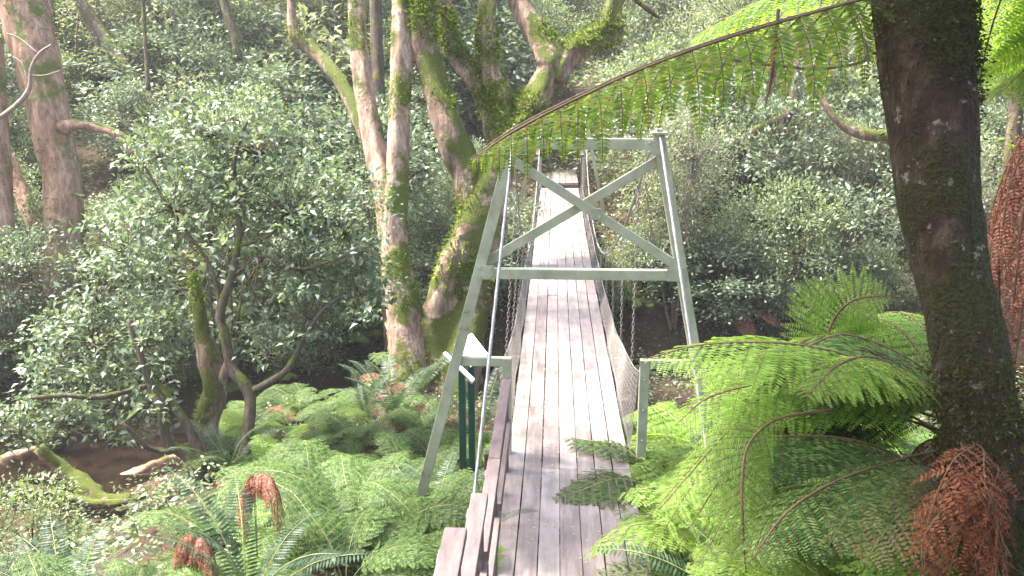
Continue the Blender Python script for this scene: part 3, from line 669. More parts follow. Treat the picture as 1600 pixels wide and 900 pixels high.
# crowns of the tall trees, added out of view to shade deck and near trunk
def crown(t, c, rx, ry, rz, ncl, seed, mat='shrub_green'):
    rgc = np.random.default_rng(seed); L, T_ = MB(), MB()
    cl = norm(rgc.normal(0, 1, (ncl, 3))) * (rgc.random((ncl, 1)) ** .4) * np.array([rx, ry, rz]) + np.array(c)
    for q_ in cl:
        n = rgc.integers(40, 110); off = rgc.normal(0, 1, (n, 3)) * np.array([.38, .38, .18])
        leaves1(L, q_ + off, rgc.normal(0, 1, (n, 3)), rgc.normal(0, .5, (n, 3)) + np.array([0, 0, 1]), rgc.uniform(.1, .2, n), .08)
        tube(T_, [np.array(c) - (0, 0, rz * .9), (q_ + c) / 2, q_], [.05, .03, .01], 4, 6)
    link('crown', L.mesh('crown', M[mat]), t, tuple(-np.array(t.location))); link('limbs', T_.mesh('limbs', M['twig']), t, tuple(-np.array(t.location)))
crown(t_big, (-4.6, 14.6, 10.0), 2.4, 2.6, 1.2, 60, 1)
crown(t_mid, (-4.6, 8.2, 9.6), 2.6, 1.5, 1.0, 60, 2)
crown(t_near, (-.6, 4.4, 9.0), 3.0, 2.2, 1.3, 130, 3)
# the small crooked tree in the left middle
t = thing('crooked_small_tree', 'small crooked tree with dark twisting stems and grey green leaves above the ferns', 'tree', P(320, 790, 12.4))
tm = trunk_mesh([
    [(322, 800, 12.4, 13), (315, 745, 12.4, 11), (290, 712, 12.4, 9), (262, 690, 12.3, 8), (252, 640, 12.2, 7), (235, 600, 12.2, 6), (222, 560, 12.1, 5), (200, 500, 12, 3)],
    [(262, 705, 12.3, 5), (230, 698, 12.2, 4), (190, 660, 12.0, 3)],
    [(316, 750, 12.4, 9), (312, 710, 12.5, 9), (290, 660, 12.5, 7), (262, 620, 12.5, 6), (240, 595, 12.5, 5)],
    [(240, 600, 12.5, 4), (160, 620, 12.2, 4), (100, 618, 12.0, 4), (50, 622, 11.9, 3)],
    [(352, 775, 12.7, 12), (375, 735, 12.7, 9), (385, 690, 12.7, 9), (391, 625, 12.7, 9), (382, 600, 12.7, 10), (362, 575, 12.7, 9), (350, 520, 12.7, 8), (344, 490, 12.7, 7), (362, 430, 12.7, 6), (372, 380, 12.7, 5), (374, 345, 12.7, 5), (365, 260, 12.6, 4), (385, 190, 12.6, 2)],
    [(391, 612, 12.7, 6), (425, 595, 12.7, 6), (450, 575, 12.7, 5), (470, 540, 12.7, 4), (500, 490, 12.6, 3), (530, 465, 12.6, 2)],
    [(372, 385, 12.7, 3), (420, 368, 12.6, 2.5), (460, 330, 12.5, 2), (500, 300, 12.4, 1.5)],
    [(345, 490, 12.7, 3), (330, 420, 12.8, 3), (290, 360, 12.8, 2.5), (250, 300, 12.8, 2), (215, 240, 12.8, 1.5)],
    [(366, 430, 12.7, 3), (410, 400, 12.6, 2), (470, 420, 12.5, 2), (540, 400, 12.4, 1.5)],
    ], 'twig', sides=10, rough=.12, seed=44, moss=120, moss_size=.03)
link('trunk', tm[0], t, tuple(-np.array(t.location))); link('moss', tm[1], t, tuple(-np.array(t.location)))
rg = np.random.default_rng(61); L, T_ = MB(), MB()
blobs = [(400, 210, 110, 75), (330, 190, 80, 60), (270, 300, 95, 70), (450, 300, 110, 70), (540, 330, 70, 90), (370, 290, 90, 60), (190, 370, 60, 60), (470, 400, 90, 60), (560, 440, 60, 60), (140, 510, 90, 60), (230, 520, 70, 55), (90, 560, 70, 40), (180, 600, 80, 55), (480, 480, 70, 40), (150, 450, 60, 50), (240, 420, 60, 40), (110, 655, 90, 32), (215, 655, 60, 30), (30, 660, 50, 40), (420, 540, 50, 30), (250, 230, 60, 50), (80, 620, 50, 30)]
for (bx, by, rx_, ry_) in blobs:
    for _ in range(int(rx_ * ry_ / 120)):
        a_ = rg.uniform(0, 6.28); r_ = math.sqrt(rg.random()); c = P(bx + rx_ * r_ * math.cos(a_), by + ry_ * r_ * math.sin(a_), 13.0 + rg.normal(0, .5))
        n = rg.integers(9, 30); off = rg.normal(0, 1, (n, 3)) * np.array([.12, .12, .06])
        d = norm(off * 3 + rg.normal(0, .5, (n, 3))); nr = norm(rg.normal(0, .5, (n, 3)) + np.array([0, 0, 1]))
        l_ = rg.uniform(.06, .15, n); leaves(L, c + off, d, nr, l_, l_ * .5)
        bc = P(bx, by + ry_ * .4, 12.6); tube(T_, [bc, (bc + c) / 2 + rg.normal(0, .06, 3), c], [.009, .006, .003], 3, 5)
link('foliage', L.mesh('foliage', M['shrub_grey']), t, tuple(-np.array(t.location)))
link('twigs', T_.mesh('twigs', M['twig']), t, tuple(-np.array(t.location)))
# bright mossy stump trunk behind it
tree('mossy_tree', 'sunlit yellow green mossy trunk behind the small crooked tree', [
    [(330, 790, 13.6, 26), (318, 730, 13.6, 22), (322, 660, 13.6, 20), (336, 610, 13.6, 19), (328, 565, 13.6, 17), (316, 520, 13.6, 13), (310, 475, 13.6, 9), (300, 430, 13.7, 6)],
    [(335, 610, 13.6, 10), (352, 580, 13.5, 7), (368, 530, 13.4, 5)]], 'bark_mossy', seed=55, moss=1500, moss_size=.05)
# fallen logs in the creek
def log_(label, parts, seed, moss, mat='bark_mossy', group='fallen logs in the creek'):
    parts = [[(a, b, c, r * .78) for a, b, c, r in pp] for pp in parts]
    return tree('fallen_log', label, parts, mat, seed=seed, moss=moss, moss_size=.045, cat='log', group=group, sides=14, rough=.26)
log_('moss covered log slanting down into the brown creek', [[(60, 700, 15.6, 12), (100, 735, 15.8, 15), (135, 765, 15.7, 17), (165, 780, 15.6, 12), (205, 778, 15.6, 7)]], 71, 1300)
log_('dark bare log lying across the creek under the mossy one', [[(25, 758, 15.0, 8), (60, 768, 15.1, 10), (110, 778, 15.3, 9), (150, 788, 15.4, 11), (195, 784, 15.5, 7), (230, 775, 15.6, 3)]], 72, 60, 'bark_dark')
log_('pinkish bleached log half sunk against the muddy far bank', [[(160, 762, 17.2, 4), (190, 748, 17.4, 9), (225, 735, 17.6, 12), (262, 722, 17.9, 13), (300, 712, 18.2, 12)]], 73, 0, 'bark_left')
log_('dark log at the far left margin of the creek', [[(-30, 740, 16.5, 14), (10, 720, 16.8, 13), (45, 705, 17.0, 9), (70, 700, 17.2, 4)]], 74, 100, 'bark_left')

# ------------------------------------------------------------------ ferns
def frond(mbF, C, plen, n_p, n_q, droop=.4, up=(0, 0, 1), fwd=.35, start=.16, qw=.62, qlen=.16, m=0, mr=1, rr=.006, rg=RG, curl=0, simple=False, jit=.12, prad=.0016, gap=0):
    """bipinnate fern frond along the curve C (base to tip); simple=True gives one row of long leaflets"""
    Cn = spline(C, 48); T = norm(np.gradient(Cn, axis=0)); upv = np.array(up, float)
    tube(mbF, C, [rr] + [rr * .75] * (len(C) - 2) + [rr * .2], 5, 26, mr)
    P0, D0, N0, L0, W0 = [], [], [], [], []
    for k in range(n_p):
        t = start + (1 - start) * (k + .5) / n_p; f = t * 47; i0 = min(int(f), 46); c = Cn[i0] + (Cn[i0 + 1] - Cn[i0]) * (f - i0); tv = T[i0]
        side = norm(np.cross(tv, upv)); nv = np.cross(side, tv)
        env = plen(( k + .5) / n_p)
        for s in (-1, 1):
            if gap and rg.random() < gap: continue
            pl = env * rg.uniform(1 - jit, 1 + jit)
            if simple:
                P0.append(c); D0.append(norm(side * s + tv * fwd + np.array([0, 0, -droop * .6]))); N0.append(nv + rg.normal(0, .2, 3)); L0.append(pl); W0.append(qlen * 1.0)
                continue
            nq = max(4, int(n_q * (pl / max(plen(.3), 1e-3)) ** .6))
            u = (np.arange(nq) + .5) / nq
            d0 = norm(side * s + tv * fwd + rg.normal(0, .05, 3)); g = droop * rg.uniform(.88, 1.12); ph = np.minimum(g * (.35 + .85 * u ** .7), 1.5)[:, None]
            dirs = norm(d0[None] * np.cos(ph) + np.array([0, 0, -1.])[None] * np.sin(ph))
            pts = c + np.cumsum(dirs, 0) * pl / nq
            pts0 = np.vstack([c, pts])
            nn = norm(np.cross(dirs, tv[None])); sg_ = np.cross(nn, dirs)      # in-plane across
            tube(mbF, pts0[[0, nq // 2, nq]], [prad * 1.3, prad, prad * .4], 3, 4, mr)
            ql = qlen * pl * np.clip(1.15 - u ** 1.6, .12, 1) * np.clip(.35 + 3 * u, 0, 1)
            for e in (-1, 1):
                P0.extend(pts0[:-1] + dirs * 0); D0.extend(norm(sg_ * e + dirs * .38 + rg.normal(0, .07, dirs.shape))); N0.extend(nn + rg.normal(0, .18, dirs.shape))
                L0.extend(ql); W0.extend(np.full(nq, pl / nq * qw * 1.5))
    leaves1(mbF, np.array(P0), np.array(D0), np.array(N0), np.array(L0), np.array(W0), m)
lac = lambda L: (lambda u: L * (np.sin(np.pi * min(1, (.16 + .84 * u))) ** .75 * .9 + .05) * (1 if u > .1 else .8))
def frond_proto(seed, kind):
    rg = np.random.default_rng(seed); mb = MB()
    if kind == 'lacy':
        e = rg.uniform(.75, 1.05); C = [(0, 0, 0)]; d = e
        for k in range(6): d = e - 1.75 * e * (k / 5) * rg.uniform(.75, 1.0); C.append(np.array(C[-1]) + .2 * np.array([math.cos(d), rg.normal(0, .05), math.sin(d)]))
        frond(mb, np.array(C), lac(.30), 17, 15, droop=.28, qlen=.26, qw=.62, rr=.005, rg=rg, start=.22)
    elif kind == 'fish':
        e = rg.uniform(.95, 1.2); C = [(0, 0, 0)]
        for k in range(6): d = e - .95 * (k / 5) ** 1.3; C.append(np.array(C[-1]) + .19 * np.array([math.cos(d), rg.normal(0, .03), math.sin(d)]))
        frond(mb, np.array(C), lambda u: .135 * np.sin(np.pi * (.12 + .86 * u)) ** .6, 40, 1, droop=.2, qlen=.017, rr=.005, simple=True, rg=rg, start=.12, fwd=.25)
    return mb
def fp(kind, seeds, mat, rmat):
    return [frond_proto(s, kind).mesh('frond', [M[mat], M[rmat]]) for s in seeds]
FR = {'lacy': fp('lacy', range(200, 205), 'fern', 'rachis_pale'), 'lime': fp('lacy', range(205, 208), 'fern_lime', 'rachis_pale'),
      'fish': fp('fish', range(210, 213), 'fern_blue', 'rachis_pale'), 'dead': fp('lacy', range(214, 216), 'fern_dead', 'rachis')}
def fern(kind, x, y, sc, label, group, rg, z=None, n=None, name=None):
    n = n or rg.integers(7, 10)
    t = thing(name or {'lacy': 'lacy_fern', 'lime': 'lacy_fern', 'fish': 'fishbone_fern', 'dead': 'dead_fern'}[kind], label, 'fern', (x, y, (float(gz(x, y)) if z is None else z) + .02), (0, 0, 0), group)
    a0 = rg.uniform(0, 6.28)
    for k in range(n):
        m_ = FR[kind][rg.integers(len(FR[kind]))]; s = sc * rg.uniform(.75, 1.15)
        tl_ = rg.normal(-.05, .2)
        if rg.random() < .06 and kind != 'dead' and sc > .8: m_ = FR['dead'][rg.integers(2)]; tl_ = rg.uniform(.1, .5)
        link('frond', m_, t, (0, 0, 0), (rg.normal(0, .12), tl_, a0 + k * 6.283 / n + rg.normal(0, .25)), s)
    return t
def zone(u, v, x):
    if x > 0: 
        return ('in front of the dark leaning trunk' if u > 1380 else 'between the boardwalk edge and the tree fern' if u > 1150 else 'close to the right guard rail') + (', low in the picture' if v > 760 else '')
    if v > 850: return 'at the bottom edge ' + ('below the creek' if u < 260 else 'below the withered fronds' if u < 480 else 'beside the handrail')
    if u > 640: return 'around the left tower leg and the sign'
    if u > 470: return 'in front of the twin stemmed tree' if v < 700 else 'midway between the handrail and the crooked tree'
    return 'around the foot of the crooked tree' if u > 250 else 'on the near edge of the creek'
rg = np.random.default_rng(77)
nf = 0
def place_ferns(x0, x1, y0, y1, step, where, sc=(.85, 1.25), pf=.22, lime=.0, cond=None, dz_=0):
    global nf
    for Y in np.arange(y0, y1, step):
        for X in np.arange(x0, x1, step):
            x = X + rg.uniform(-.4, .4) * step; y = Y + rg.uniform(-.4, .4) * step
            if cond and not cond(x, y): continue
            u, v, zc_ = proj((x, y, float(gz(x, y)) + .5))
            if u < 330 and v < 905 - u * .33 and y < 17: continue
            if not (-90 < u < 1690 and v < 1150 and zc_ > 1): continue
            if u < 260 and v < 850 - u * .2 and y < 17: continue
            dyc = y - np.interp(x, CKX, CKY)
            if abs(dyc) < HW + .25: continue
            r_ = rg.random(); kd = 'fish' if r_ < pf else ('lime' if r_ < pf + lime else 'lacy')
            lab = {'fish': 'blue green fishbone fern', 'lime': 'yellow green lacy fern', 'lacy': 'green lacy fern'}[kd] + ' ' + (zone(u, v, x) if where.startswith('on the bank') else where)
            fern(kd, x, y, rg.uniform(*sc), lab, {'fish': 'fishbone ferns ', 'lime': 'yellow green ferns ', 'lacy': 'lacy ferns '}[kd] + where, rg); nf += 1
place_ferns(-7.4, -.95, 5.6, 14.4, .88, 'on the bank left of the boardwalk', lime=.1, sc=(.62, 1.12), cond=lambda x, y: not (x > -1.3 and y < 7.4))
place_ferns(-5.5, -1.5, 14.4, 18.5, 1.0, 'under the big trees left of the bridge', pf=.3)
place_ferns(1.3, 5.6, 4.4, 11.5, .74, 'on the bank right of the boardwalk', lime=.6, pf=.12, sc=(1.0, 1.5))
place_ferns(-4.0, -1.4, 22.8, 28, 1.15, 'on the far bank behind the mossy trees', pf=.4)
place_ferns(3.0, 6.2, 23.5, 27, 1.5, 'on the far bank right of the bridge', lime=.6, pf=0, sc=(1.2, 1.6))
place_ferns(-15, -3, 15.5, 26, .95, 'along the foot of the far creek bank', pf=.35, cond=lambda x, y: HW + .25 < y - np.interp(x, CKX, CKY) < 3.6)
place_ferns(1.5, 9, 22, 26, 1.1, 'along the foot of the far creek bank', pf=.5, cond=lambda x, y: HW + .25 < y - np.interp(x, CKX, CKY) < 2.6)
# ferns poking onto the boardwalk
fern('lime', -.66, 5.95, .42, 'small yellow green fern growing through the left edge of the boards', None, rg, z=-.15)
fern('fish', -.70, 6.75, .42, 'small blue green fern reaching over the left edge of the boards', None, rg, z=-.05, n=5)
for (x, y, s) in ((1.0, 6.3, .75), (1.05, 7.1, .75), (1.05, 7.9, .8), (1.1, 5.6, .75)):
    fern('lime', x, y, s, 'green lacy fern leaning over the right edge of the boards', 'ferns along the right edge of the boards', rg, z=-.45)
# bright fronds at the lower centre left, and the dead red ones
for (x, y, s_) in ((-1.25, 7.3, 1.0), (-1.75, 7.6, 1.05), (-1.3, 8.0, .9), (-2.2, 8.2, 1.1), (-1.1, 6.6, .9)):
    fern('lacy', x, y, s_, 'green lacy fern crowding the foot of the left tower leg', 'ferns round the left tower leg', rg)
for k in range(15):
    x, y = rg.uniform(1.4, 2.7), rg.uniform(4.9, 8.6)
    fern('lime', x, y, rg.uniform(1.15, 1.5), 'large bright yellow green fern filling the gap between the boardwalk and the tree fern', 'large bright ferns right of the boardwalk', rg)
p = atZ(430, 900, -.75); fern('lime', p[0], p[1], 1.15, 'bright yellow green fern below the dead red frond', None, rg, z=p[2] - .5)
p = atZ(640, 850, -.5); fern('lime', p[0], p[1], 1.0, 'bright yellow green fern beside the timber handrail', None, rg, z=p[2] - .5)
def hang_frond(label, spec, pl, mat, droop, name='dead_frond', cat='dead frond', rmat='rachis', n_p=22, n_q=20, group=None, **kw):
    C = np.array([P(*q_) for q_ in spec]); b0 = C[0]; mb = MB(); frond(mb, C - b0, pl, n_p, n_q, droop=droop, rr=kw.pop('rr', .005), rg=rg, **kw)
    return tag(link(name, mb.mesh(name, [M[mat], M[rmat]]), None, tuple(b0)), label, cat, group)
hang_frond('withered red brown frond arching over among the green ferns', [(402, 870, 7.10), (400, 800, 7.10), (400, 745, 7.10), (418, 742, 7.05), (432, 775, 7.00), (434, 840, 7.00)], lac(.24), 'fern_dead', 1.6, start=.3)
hang_frond('withered red brown frond drooping left of the arched one', [(402, 870, 7.20), (398, 800, 7.20), (396, 745, 7.20), (383, 760, 7.15), (380, 800, 7.10), (384, 850, 7.10)], lac(.24), 'fern_dead', 1.6, start=.3)
hang_frond('withered dark red frond at the bottom left of the ferns', [(320, 930, 7.40), (318, 880, 7.40), (300, 835, 7.40), (280, 850, 7.35), (272, 900, 7.30)], lac(.26), 'fern_dead', 1.5, start=.2)
hang_frond('withered dark red frond leaning right at the bottom left', [(300, 930, 7.30), (300, 870, 7.30), (312, 840, 7.30), (328, 870, 7.25), (334, 930, 7.20)], lac(.24), 'fern_dead', 1.5, start=.2)

# tree fern crown at the right, behind the dark trunk
def tfern(name, label, base, crown, r0, r1):
    t = thing(name, label, 'tree fern', base)
    mb = MB(); rgl = np.random.default_rng(9); base = np.array(base); crown = np.array(crown)
    C, r, V = tube(mb, [base, (base + crown) / 2 + np.array([.03, .02, 0]), crown], [r0, (r0 + r1) / 2, r1], 26, 60, rough=.16, rng=rgl)
    n = 5200; k = rgl.integers(0, V.shape[0], n); s = rgl.integers(0, 26, n); p = V[k, s]; o_ = norm(p - C[k])
    leaves1(mb, p, norm(o_ * .5 + np.array([0, 0, -1.]) + rgl.normal(0, .35, p.shape)), o_ + rgl.normal(0, .3, p.shape), rgl.uniform(.04, .15, n), .006)
    link('trunk', mb.mesh('trunk', M['fibre']), t, tuple(-base)); return t
def tfrond(t, spec, L, mat='fern_lime', droop=.5, n_p=24, n_q=22, world=None, rmat='rachis', lab=None, **kw):
    C = np.array([P(*q_) for q_ in spec]) if world is None else np.array(world)
    base = np.array(t.location); mb = MB(); frond(mb, C - base, (lambda u: L * min(1, .45 + 3 * u) * max(0, 1 - u) ** .6 + .03) if kw.pop('taper', 0) else lac(L), n_p, n_q, droop=droop, rr=kw.pop('rr', .009), rg=rg, qlen=kw.pop('qlen', .19), qw=kw.pop('qw', .48), **kw)
    o = link('frond', mb.mesh('frond', [M[mat], M[rmat]]), t)
    if lab: o['label'] = lab
    return o
rg = np.random.default_rng(88)
cr = P(1500, 690, 4.75); bs = np.array([cr[0] + .05, cr[1] - .05, float(gz(cr[0], cr[1])) - .15])
if bs[2] > cr[2] - .5: bs[2] = cr[2] - .9
tf = tfern('tree_fern', 'tree fern with bright arching fronds and rust red dead skirt behind the dark trunk', bs, cr, .16, .11)
tfrond(tf, [(1485, 670, 4.7), (1425, 610, 4.6), (1340, 562, 4.5), (1260, 541, 4.45), (1180, 535, 4.45), (1090, 540, 4.5), (1005, 562, 4.55)], .46, droop=.35, n_p=30)
tfrond(tf, [(1480, 755, 4.7), (1430, 728, 4.6), (1370, 698, 4.5), (1310, 684, 4.45), (1240, 682, 4.4), (1175, 690, 4.35), (1110, 730, 4.3)], .36, 'fern', droop=.7, n_p=26)
tfrond(tf, [(1300, 640, 4.3), (1215, 655, 4.25), (1172, 690, 4.2), (1160, 740, 4.15), (1160, 820, 4.1), (1166, 900, 4.1)], .24, 'fern_lime', droop=.5, n_p=22, up=(0, -1, .3))
tfrond(tf, [(1485, 660, 4.8), (1400, 630, 5.0), (1330, 590, 5.1), (1295, 545, 5.1), (1302, 500, 5.1), (1335, 468, 5.05), (1392, 462, 5.0)], .30, droop=.1, n_p=24, start=.4, up=(.0, -.7, .6))
tfrond(tf, [(1490, 650, 4.8), (1450, 570, 5.0), (1400, 510, 5.2), (1350, 500, 5.4), (1290, 530, 5.5), (1240, 580, 5.6)], .42, droop=.4)
tfrond(tf, [(1490, 650, 4.9), (1470, 560, 5.3), (1430, 500, 5.6), (1380, 490, 5.9), (1320, 530, 6.0)], .40, droop=.4)
tfrond(tf, [(1480, 680, 4.7), (1400, 640, 4.8), (1300, 610, 4.9), (1200, 600, 4.9), (1110, 620, 4.9), (1060, 660, 4.9)], .44, droop=.4, n_p=26)
tfrond(tf, [(1480, 700, 4.6), (1400, 720, 4.3), (1310, 750, 4.1), (1230, 800, 3.9), (1170, 880, 3.8)], .34, 'fern', droop=.6)
tfrond(tf, [(1490, 680, 4.9), (1420, 600, 5.2), (1340, 560, 5.5), (1250, 560, 5.7), (1170, 590, 5.8)], .45, droop=.4)
tfrond(tf, [(1490, 650, 4.8), (1440, 600, 4.6), (1370, 560, 4.3), (1310, 570, 4.1), (1260, 620, 4.0)], .34, droop=.5)
tfrond(tf, [(1485, 690, 4.7), (1430, 660, 4.9), (1350, 650, 5.1), (1260, 660, 5.2), (1180, 700, 5.3), (1120, 760, 5.3)], .44, 'fern', droop=.5)
for k in range(34):
    tx, ty, tz = rg.uniform(1000, 1380), rg.uniform(560, 900), rg.uniform(4.6, 6.6)
    mx_, my_ = (1480 + tx) / 2, min(620, (650 + ty) / 2) - rg.uniform(20, 90)
    tfrond(tf, [(1490, 670, 4.8), (1450, 640 * .5 + my_ * .5, 4.8 + (tz - 4.8) * .2), (mx_, my_, (4.8 + tz) / 2), ((mx_ + tx) / 2, my_ * .55 + ty * .45, tz), (tx, ty, tz)], rg.uniform(.34, .46), ['fern_lime', 'fern_lime', 'fern', 'fern_lime'][k % 4], droop=rg.uniform(.3, .6), n_p=24)
for sp in ([(1480, 760, 4.6), (1430, 745, 4.4), (1380, 755, 4.3), (1330, 800, 4.2), (1290, 860, 4.15)], [(1480, 770, 4.55), (1440, 780, 4.3), (1395, 815, 4.15), (1350, 880, 4.05)],
           [(1480, 750, 4.65), (1440, 730, 4.5), (1400, 740, 4.4), (1360, 765, 4.35)]):
    tfrond(tf, sp, .28, 'fern_yellow', droop=.7, n_p=16, n_q=12, rmat='rachis_pale', lab='yellowing frond with bleached tips')
M['fern_rust'] = foliage('rust_fern_leaf', [(.06, .016, .008), (.12, .035, .014), (.20, .07, .03)], rough=.8, trans=.2, spec=.15, tcol=(1.5, .9, .5))
for k in range(16):
    xe = rg.uniform(1430, 1590); xs_ = rg.uniform(1465, 1560); z_ = rg.uniform(3.72, 4.0); y0 = rg.uniform(690, 800)
    tfrond(tf, [(1500, y0 - 10, 4.3), (xs_, y0, 4.0), ((xs_ + xe) / 2, y0 + rg.uniform(30, 60), z_), (xe, y0 + 120, z_), (xe + rg.uniform(-25, 25), y0 + rg.uniform(150, 240), z_)], rg.uniform(.10, .17), 'fern_rust', droop=rg.uniform(.4, 1.2), n_p=15, n_q=9, qlen=.22, rr=.004, gap=.15, jit=.4)
for k in range(26):       # dead skirt
    a_ = rg.uniform(2.2, 5.9); o_ = np.array([math.cos(a_), math.sin(a_) * .9, 0]); c0 = cr + np.array([0, 0, rg.uniform(-.25, -.02)])
    ln = rg.uniform(.5, .95); W = [c0, c0 + o_ * .15 + (0, 0, .0), c0 + o_ * .26 - (0, 0, .22 * ln), c0 + o_ * .28 - (0, 0, .55 * ln), c0 + o_ * .24 - (0, 0, ln)]
    tfrond(tf, None, .15, 'fern_dead', droop=1.4, n_p=16, n_q=10, world=W, qlen=.2)
# tall tree fern beyond the right edge whose fronds hang over the scene
c2 = P(1770, -90, 4.9); b2 = np.array([c2[0] + .25, c2[1] + .1, float(gz(c2[0], c2[1])) - .2])
tf2 = tfern('tree_fern', 'tall tree fern at the right edge with long fronds hanging across the top', b2, c2, .2, .12)
tfrond(tf2, [(1640, -90, 4.9), (1540, -80, 4.7), (1430, -25, 4.4), (1300, 12, 4.15), (1150, 55, 3.95), (1010, 105, 3.85), (890, 160, 3.8), (800, 207, 3.75), (735, 252, 3.75)], .54, 'fern_dark', taper=1, droop=1.3, n_p=25, n_q=24, rr=.009, start=.12, qlen=.21, jit=.16, fwd=.25, qw=.6, prad=.003)
tfrond(tf2, [(1640, -90, 4.95), (1540, -80, 4.75), (1430, -27, 4.45), (1300, 10, 4.2), (1150, 52, 4.0), (1010, 102, 3.9), (890, 156, 3.85), (798, 204, 3.8), (732, 250, 3.8)], .30, 'fern_dark', taper=1, droop=.45, n_p=27, n_q=18, rr=.008, start=.15, jit=.2, fwd=.5)
tfrond(tf2, [(1640, -90, 4.9), (1500, -110, 5.2), (1350, -60, 5.6), (1230, -20, 5.9), (1130, 30, 6.1), (1080, 60, 6.2)], .55, 'fern_lime', droop=.6, n_p=26)
tfrond(tf2, [(1640, -90, 4.9), (1540, -120, 5.0), (1440, -80, 5.2), (1350, -30, 5.3), (1280, 30, 5.4)], .5, 'fern_lime', droop=.6, n_p=24)
tfrond(tf2, [(1640, -90, 4.9), (1590, -60, 5.3), (1560, 10, 5.7), (1540, 80, 6.0), (1530, 140, 6.1)], .55, 'fern_lime', droop=.5, n_p=24)
tfrond(tf2, [(1640, -90, 4.9), (1660, -20, 5.2), (1650, 60, 5.4), (1600, 110, 5.5), (1560, 150, 5.5)], .55, 'fern_lime', droop=.4, n_p=24)
for k in range(22):
    a_ = rg.uniform(1.8, 4.6); o_ = np.array([math.cos(a_), math.sin(a_) * .8, 0]); c0 = P(1655, 230, 4.9) + np.array([0, 0, rg.uniform(-.3, .1)]) 
    ln = rg.uniform(.9, 1.8); W = [c0, c0 + o_ * .2, c0 + o_ * .3 - (0, 0, .25 * ln), c0 + o_ * .3 - (0, 0, .6 * ln), c0 + o_ * .22 - (0, 0, ln)]
    tfrond(tf2, None, .18, 'fern_dead', droop=1.4, n_p=20, n_q=9, world=W, qlen=.22)
# brown withered pinna, vine, stake
for (spec, L_) in (([(1216, 15, 4.05), (1212, 60, 4.03), (1206, 120, 4.0), (1195, 170, 4.0)], .05),):
    tfrond(tf2, spec, L_, 'fern_dead', droop=1.2, n_p=26, n_q=6, lab='withered brown leaflet hanging from the long frond')
mb = MB(); b0 = P(1330, -40, 4.3)
tube(mb, np.array([P(*q_) for q_ in ((1320, -40, 4.4), (1330, 25, 4.35), (1352, 68, 4.3), (1352, 92, 4.3), (1320, 103, 4.25), (1270, 108, 4.2), (1230, 104, 4.15), (1170, 98, 4.1), (1120, 90, 4.1), (1090, 92, 4.1))]) - b0, [.007] * 8 + [.004, .002], 6, 60)
tag(link('hanging_vine', mb.mesh('hanging_vine', M['twig_pale']), None, tuple(b0)), 'thin looping bare vine hanging before the long fern frond', 'vine')
p = P(1241, 872, 5.6); mb = MB(); box(mb, (0, 0, -.45), (.06, .06, .9), rz=.3)
o = bevel(link('wooden_stake', mb.mesh('wooden_stake', M['timber'], False), None, tuple(p))); tag(o, 'short orange brown wooden stake standing in the ferns', 'stake')
# bleached bare twig at left
t_ = tree('bare_branch', 'bleached bare forked twig in front of the big left tree', [
    [(-10, 190, 17, 3), (25, 165, 17, 4), (45, 140, 17, 4), (48, 110, 17, 3), (60, 85, 17, 2.5), (80, 70, 17, 1.5)], [(45, 130, 17, 2), (35, 100, 17, 1.5), (20, 88, 17, 1)], [(60, 85, 17, 2), (30, 60, 17, 1.5), (10, 52, 17, 1)],
    [(48, 118, 17, 2), (70, 118, 17, 1.5), (95, 110, 17, 1)]], 'twig_pale', seed=91, sides=6, cat='branch')
p = P(15, 905, 11.5); o = shrub('green', p[0], p[1], .62, 'feathery_shrub', 'small light green feathery shrub in the bottom left corner by the creek', None, rg)
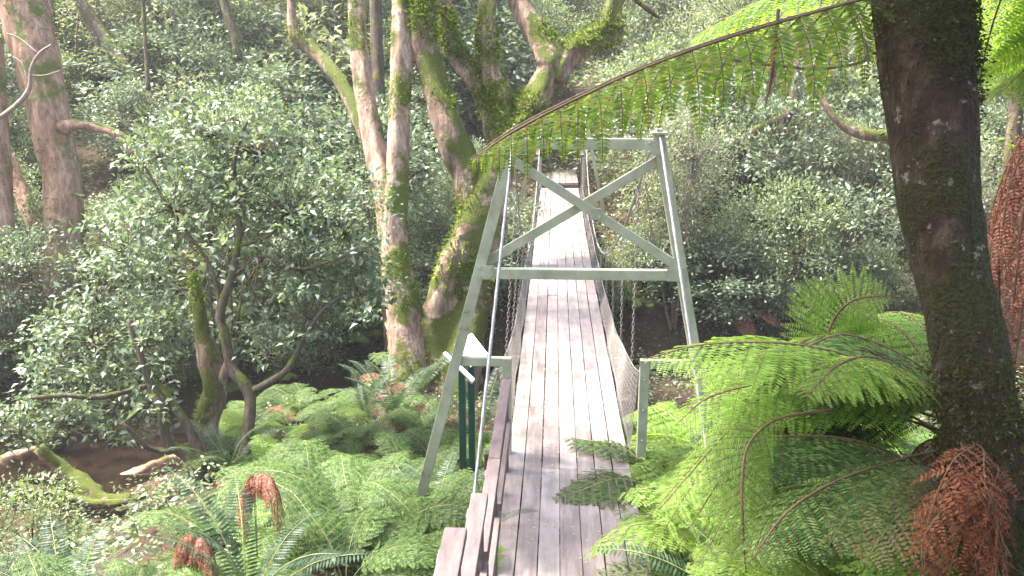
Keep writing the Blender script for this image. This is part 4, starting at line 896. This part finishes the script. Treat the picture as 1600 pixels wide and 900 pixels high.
# ------------------------------------------------------------------ ground cover: one mass
rg = np.random.default_rng(99); mb = MB()
x = np.concatenate([rg.uniform(-30, 28, 160000), rg.uniform(-14, 10, 80000)]); y = np.concatenate([rg.uniform(20, 62, 160000), rg.uniform(5, 24, 80000)]); n = len(x)
dyc = y - np.interp(x, CKX, CKY); keep = (np.abs(dyc) > HW + .15) & ~((np.abs(x) < .9) & (y > 4) & (y < 8.4))
cl = np.sin(x * .9 + 1.7 * np.sin(y * .6)) + np.sin(y * 1.1 + x * .4) + rg.normal(0, .5, n); keep &= cl > -.9
x, y, cl = x[keep], y[keep], cl[keep]
z = gz(x, y) + rg.random(len(x)) ** 1.5 * (.12 + .22 * np.clip(cl + .6, 0, 2))
nr = norm(rg.normal(0, .6, (len(x), 3)) + (0, -.15, 1)); L_ = rg.uniform(.06, .16, len(x)) * np.where(y > 25, 1.25, .7)
leaves1(mb, np.stack([x, y, z], 1), rg.normal(0, 1, (len(x), 3)) * (1, 1, .5), nr, L_, L_ * .5)
n = 34000; x = rg.uniform(-20, 12, n); y = np.interp(x, CKX, CKY) + HW + rg.uniform(.3, 4.2, n)
cl = np.sin(x * 2.1) + np.sin(y * 2.7 + x) + rg.normal(0, .6, n); k_ = cl > -.3; x, y = x[k_], y[k_]; L_ = rg.uniform(.05, .13, len(x))
leaves1(mb, np.stack([x, y, gz(x, y) + rg.uniform(0, .5, len(x)) ** 1.3], 1), rg.normal(0, 1, (len(x), 3)), rg.normal(0, .6, (len(x), 3)) + (0, -.2, 1), L_, L_ * .45)
tag(link('undergrowth', mb.mesh('undergrowth', M['shrub_green'])), 'low leafy undergrowth covering the forest floor', 'undergrowth', kind='stuff')
# fallen leaves on the deck
mb = MB(); n = 1200; y = rg.uniform(5.2, 28, n) ** 1.0; x = rg.uniform(-.58, .58, n)
d = rg.normal(0, 1, (n, 3)) * (1, 1, .05); L_ = rg.uniform(.01, .038, n)
leaves1(mb, np.stack([x, y, dz(y) + .006 + rg.random(n) * .004], 1), d, rg.normal(0, .15, (n, 3)) + (0, 0, 1), L_, L_ * .45)
tag(link('leaf_litter', mb.mesh('leaf_litter', M['litter'])), 'small fallen yellow leaves scattered on the deck boards', 'fallen leaves', kind='stuff')
print('objects', len(bpy.data.objects), 'ferns', nf, 'talls', ng)
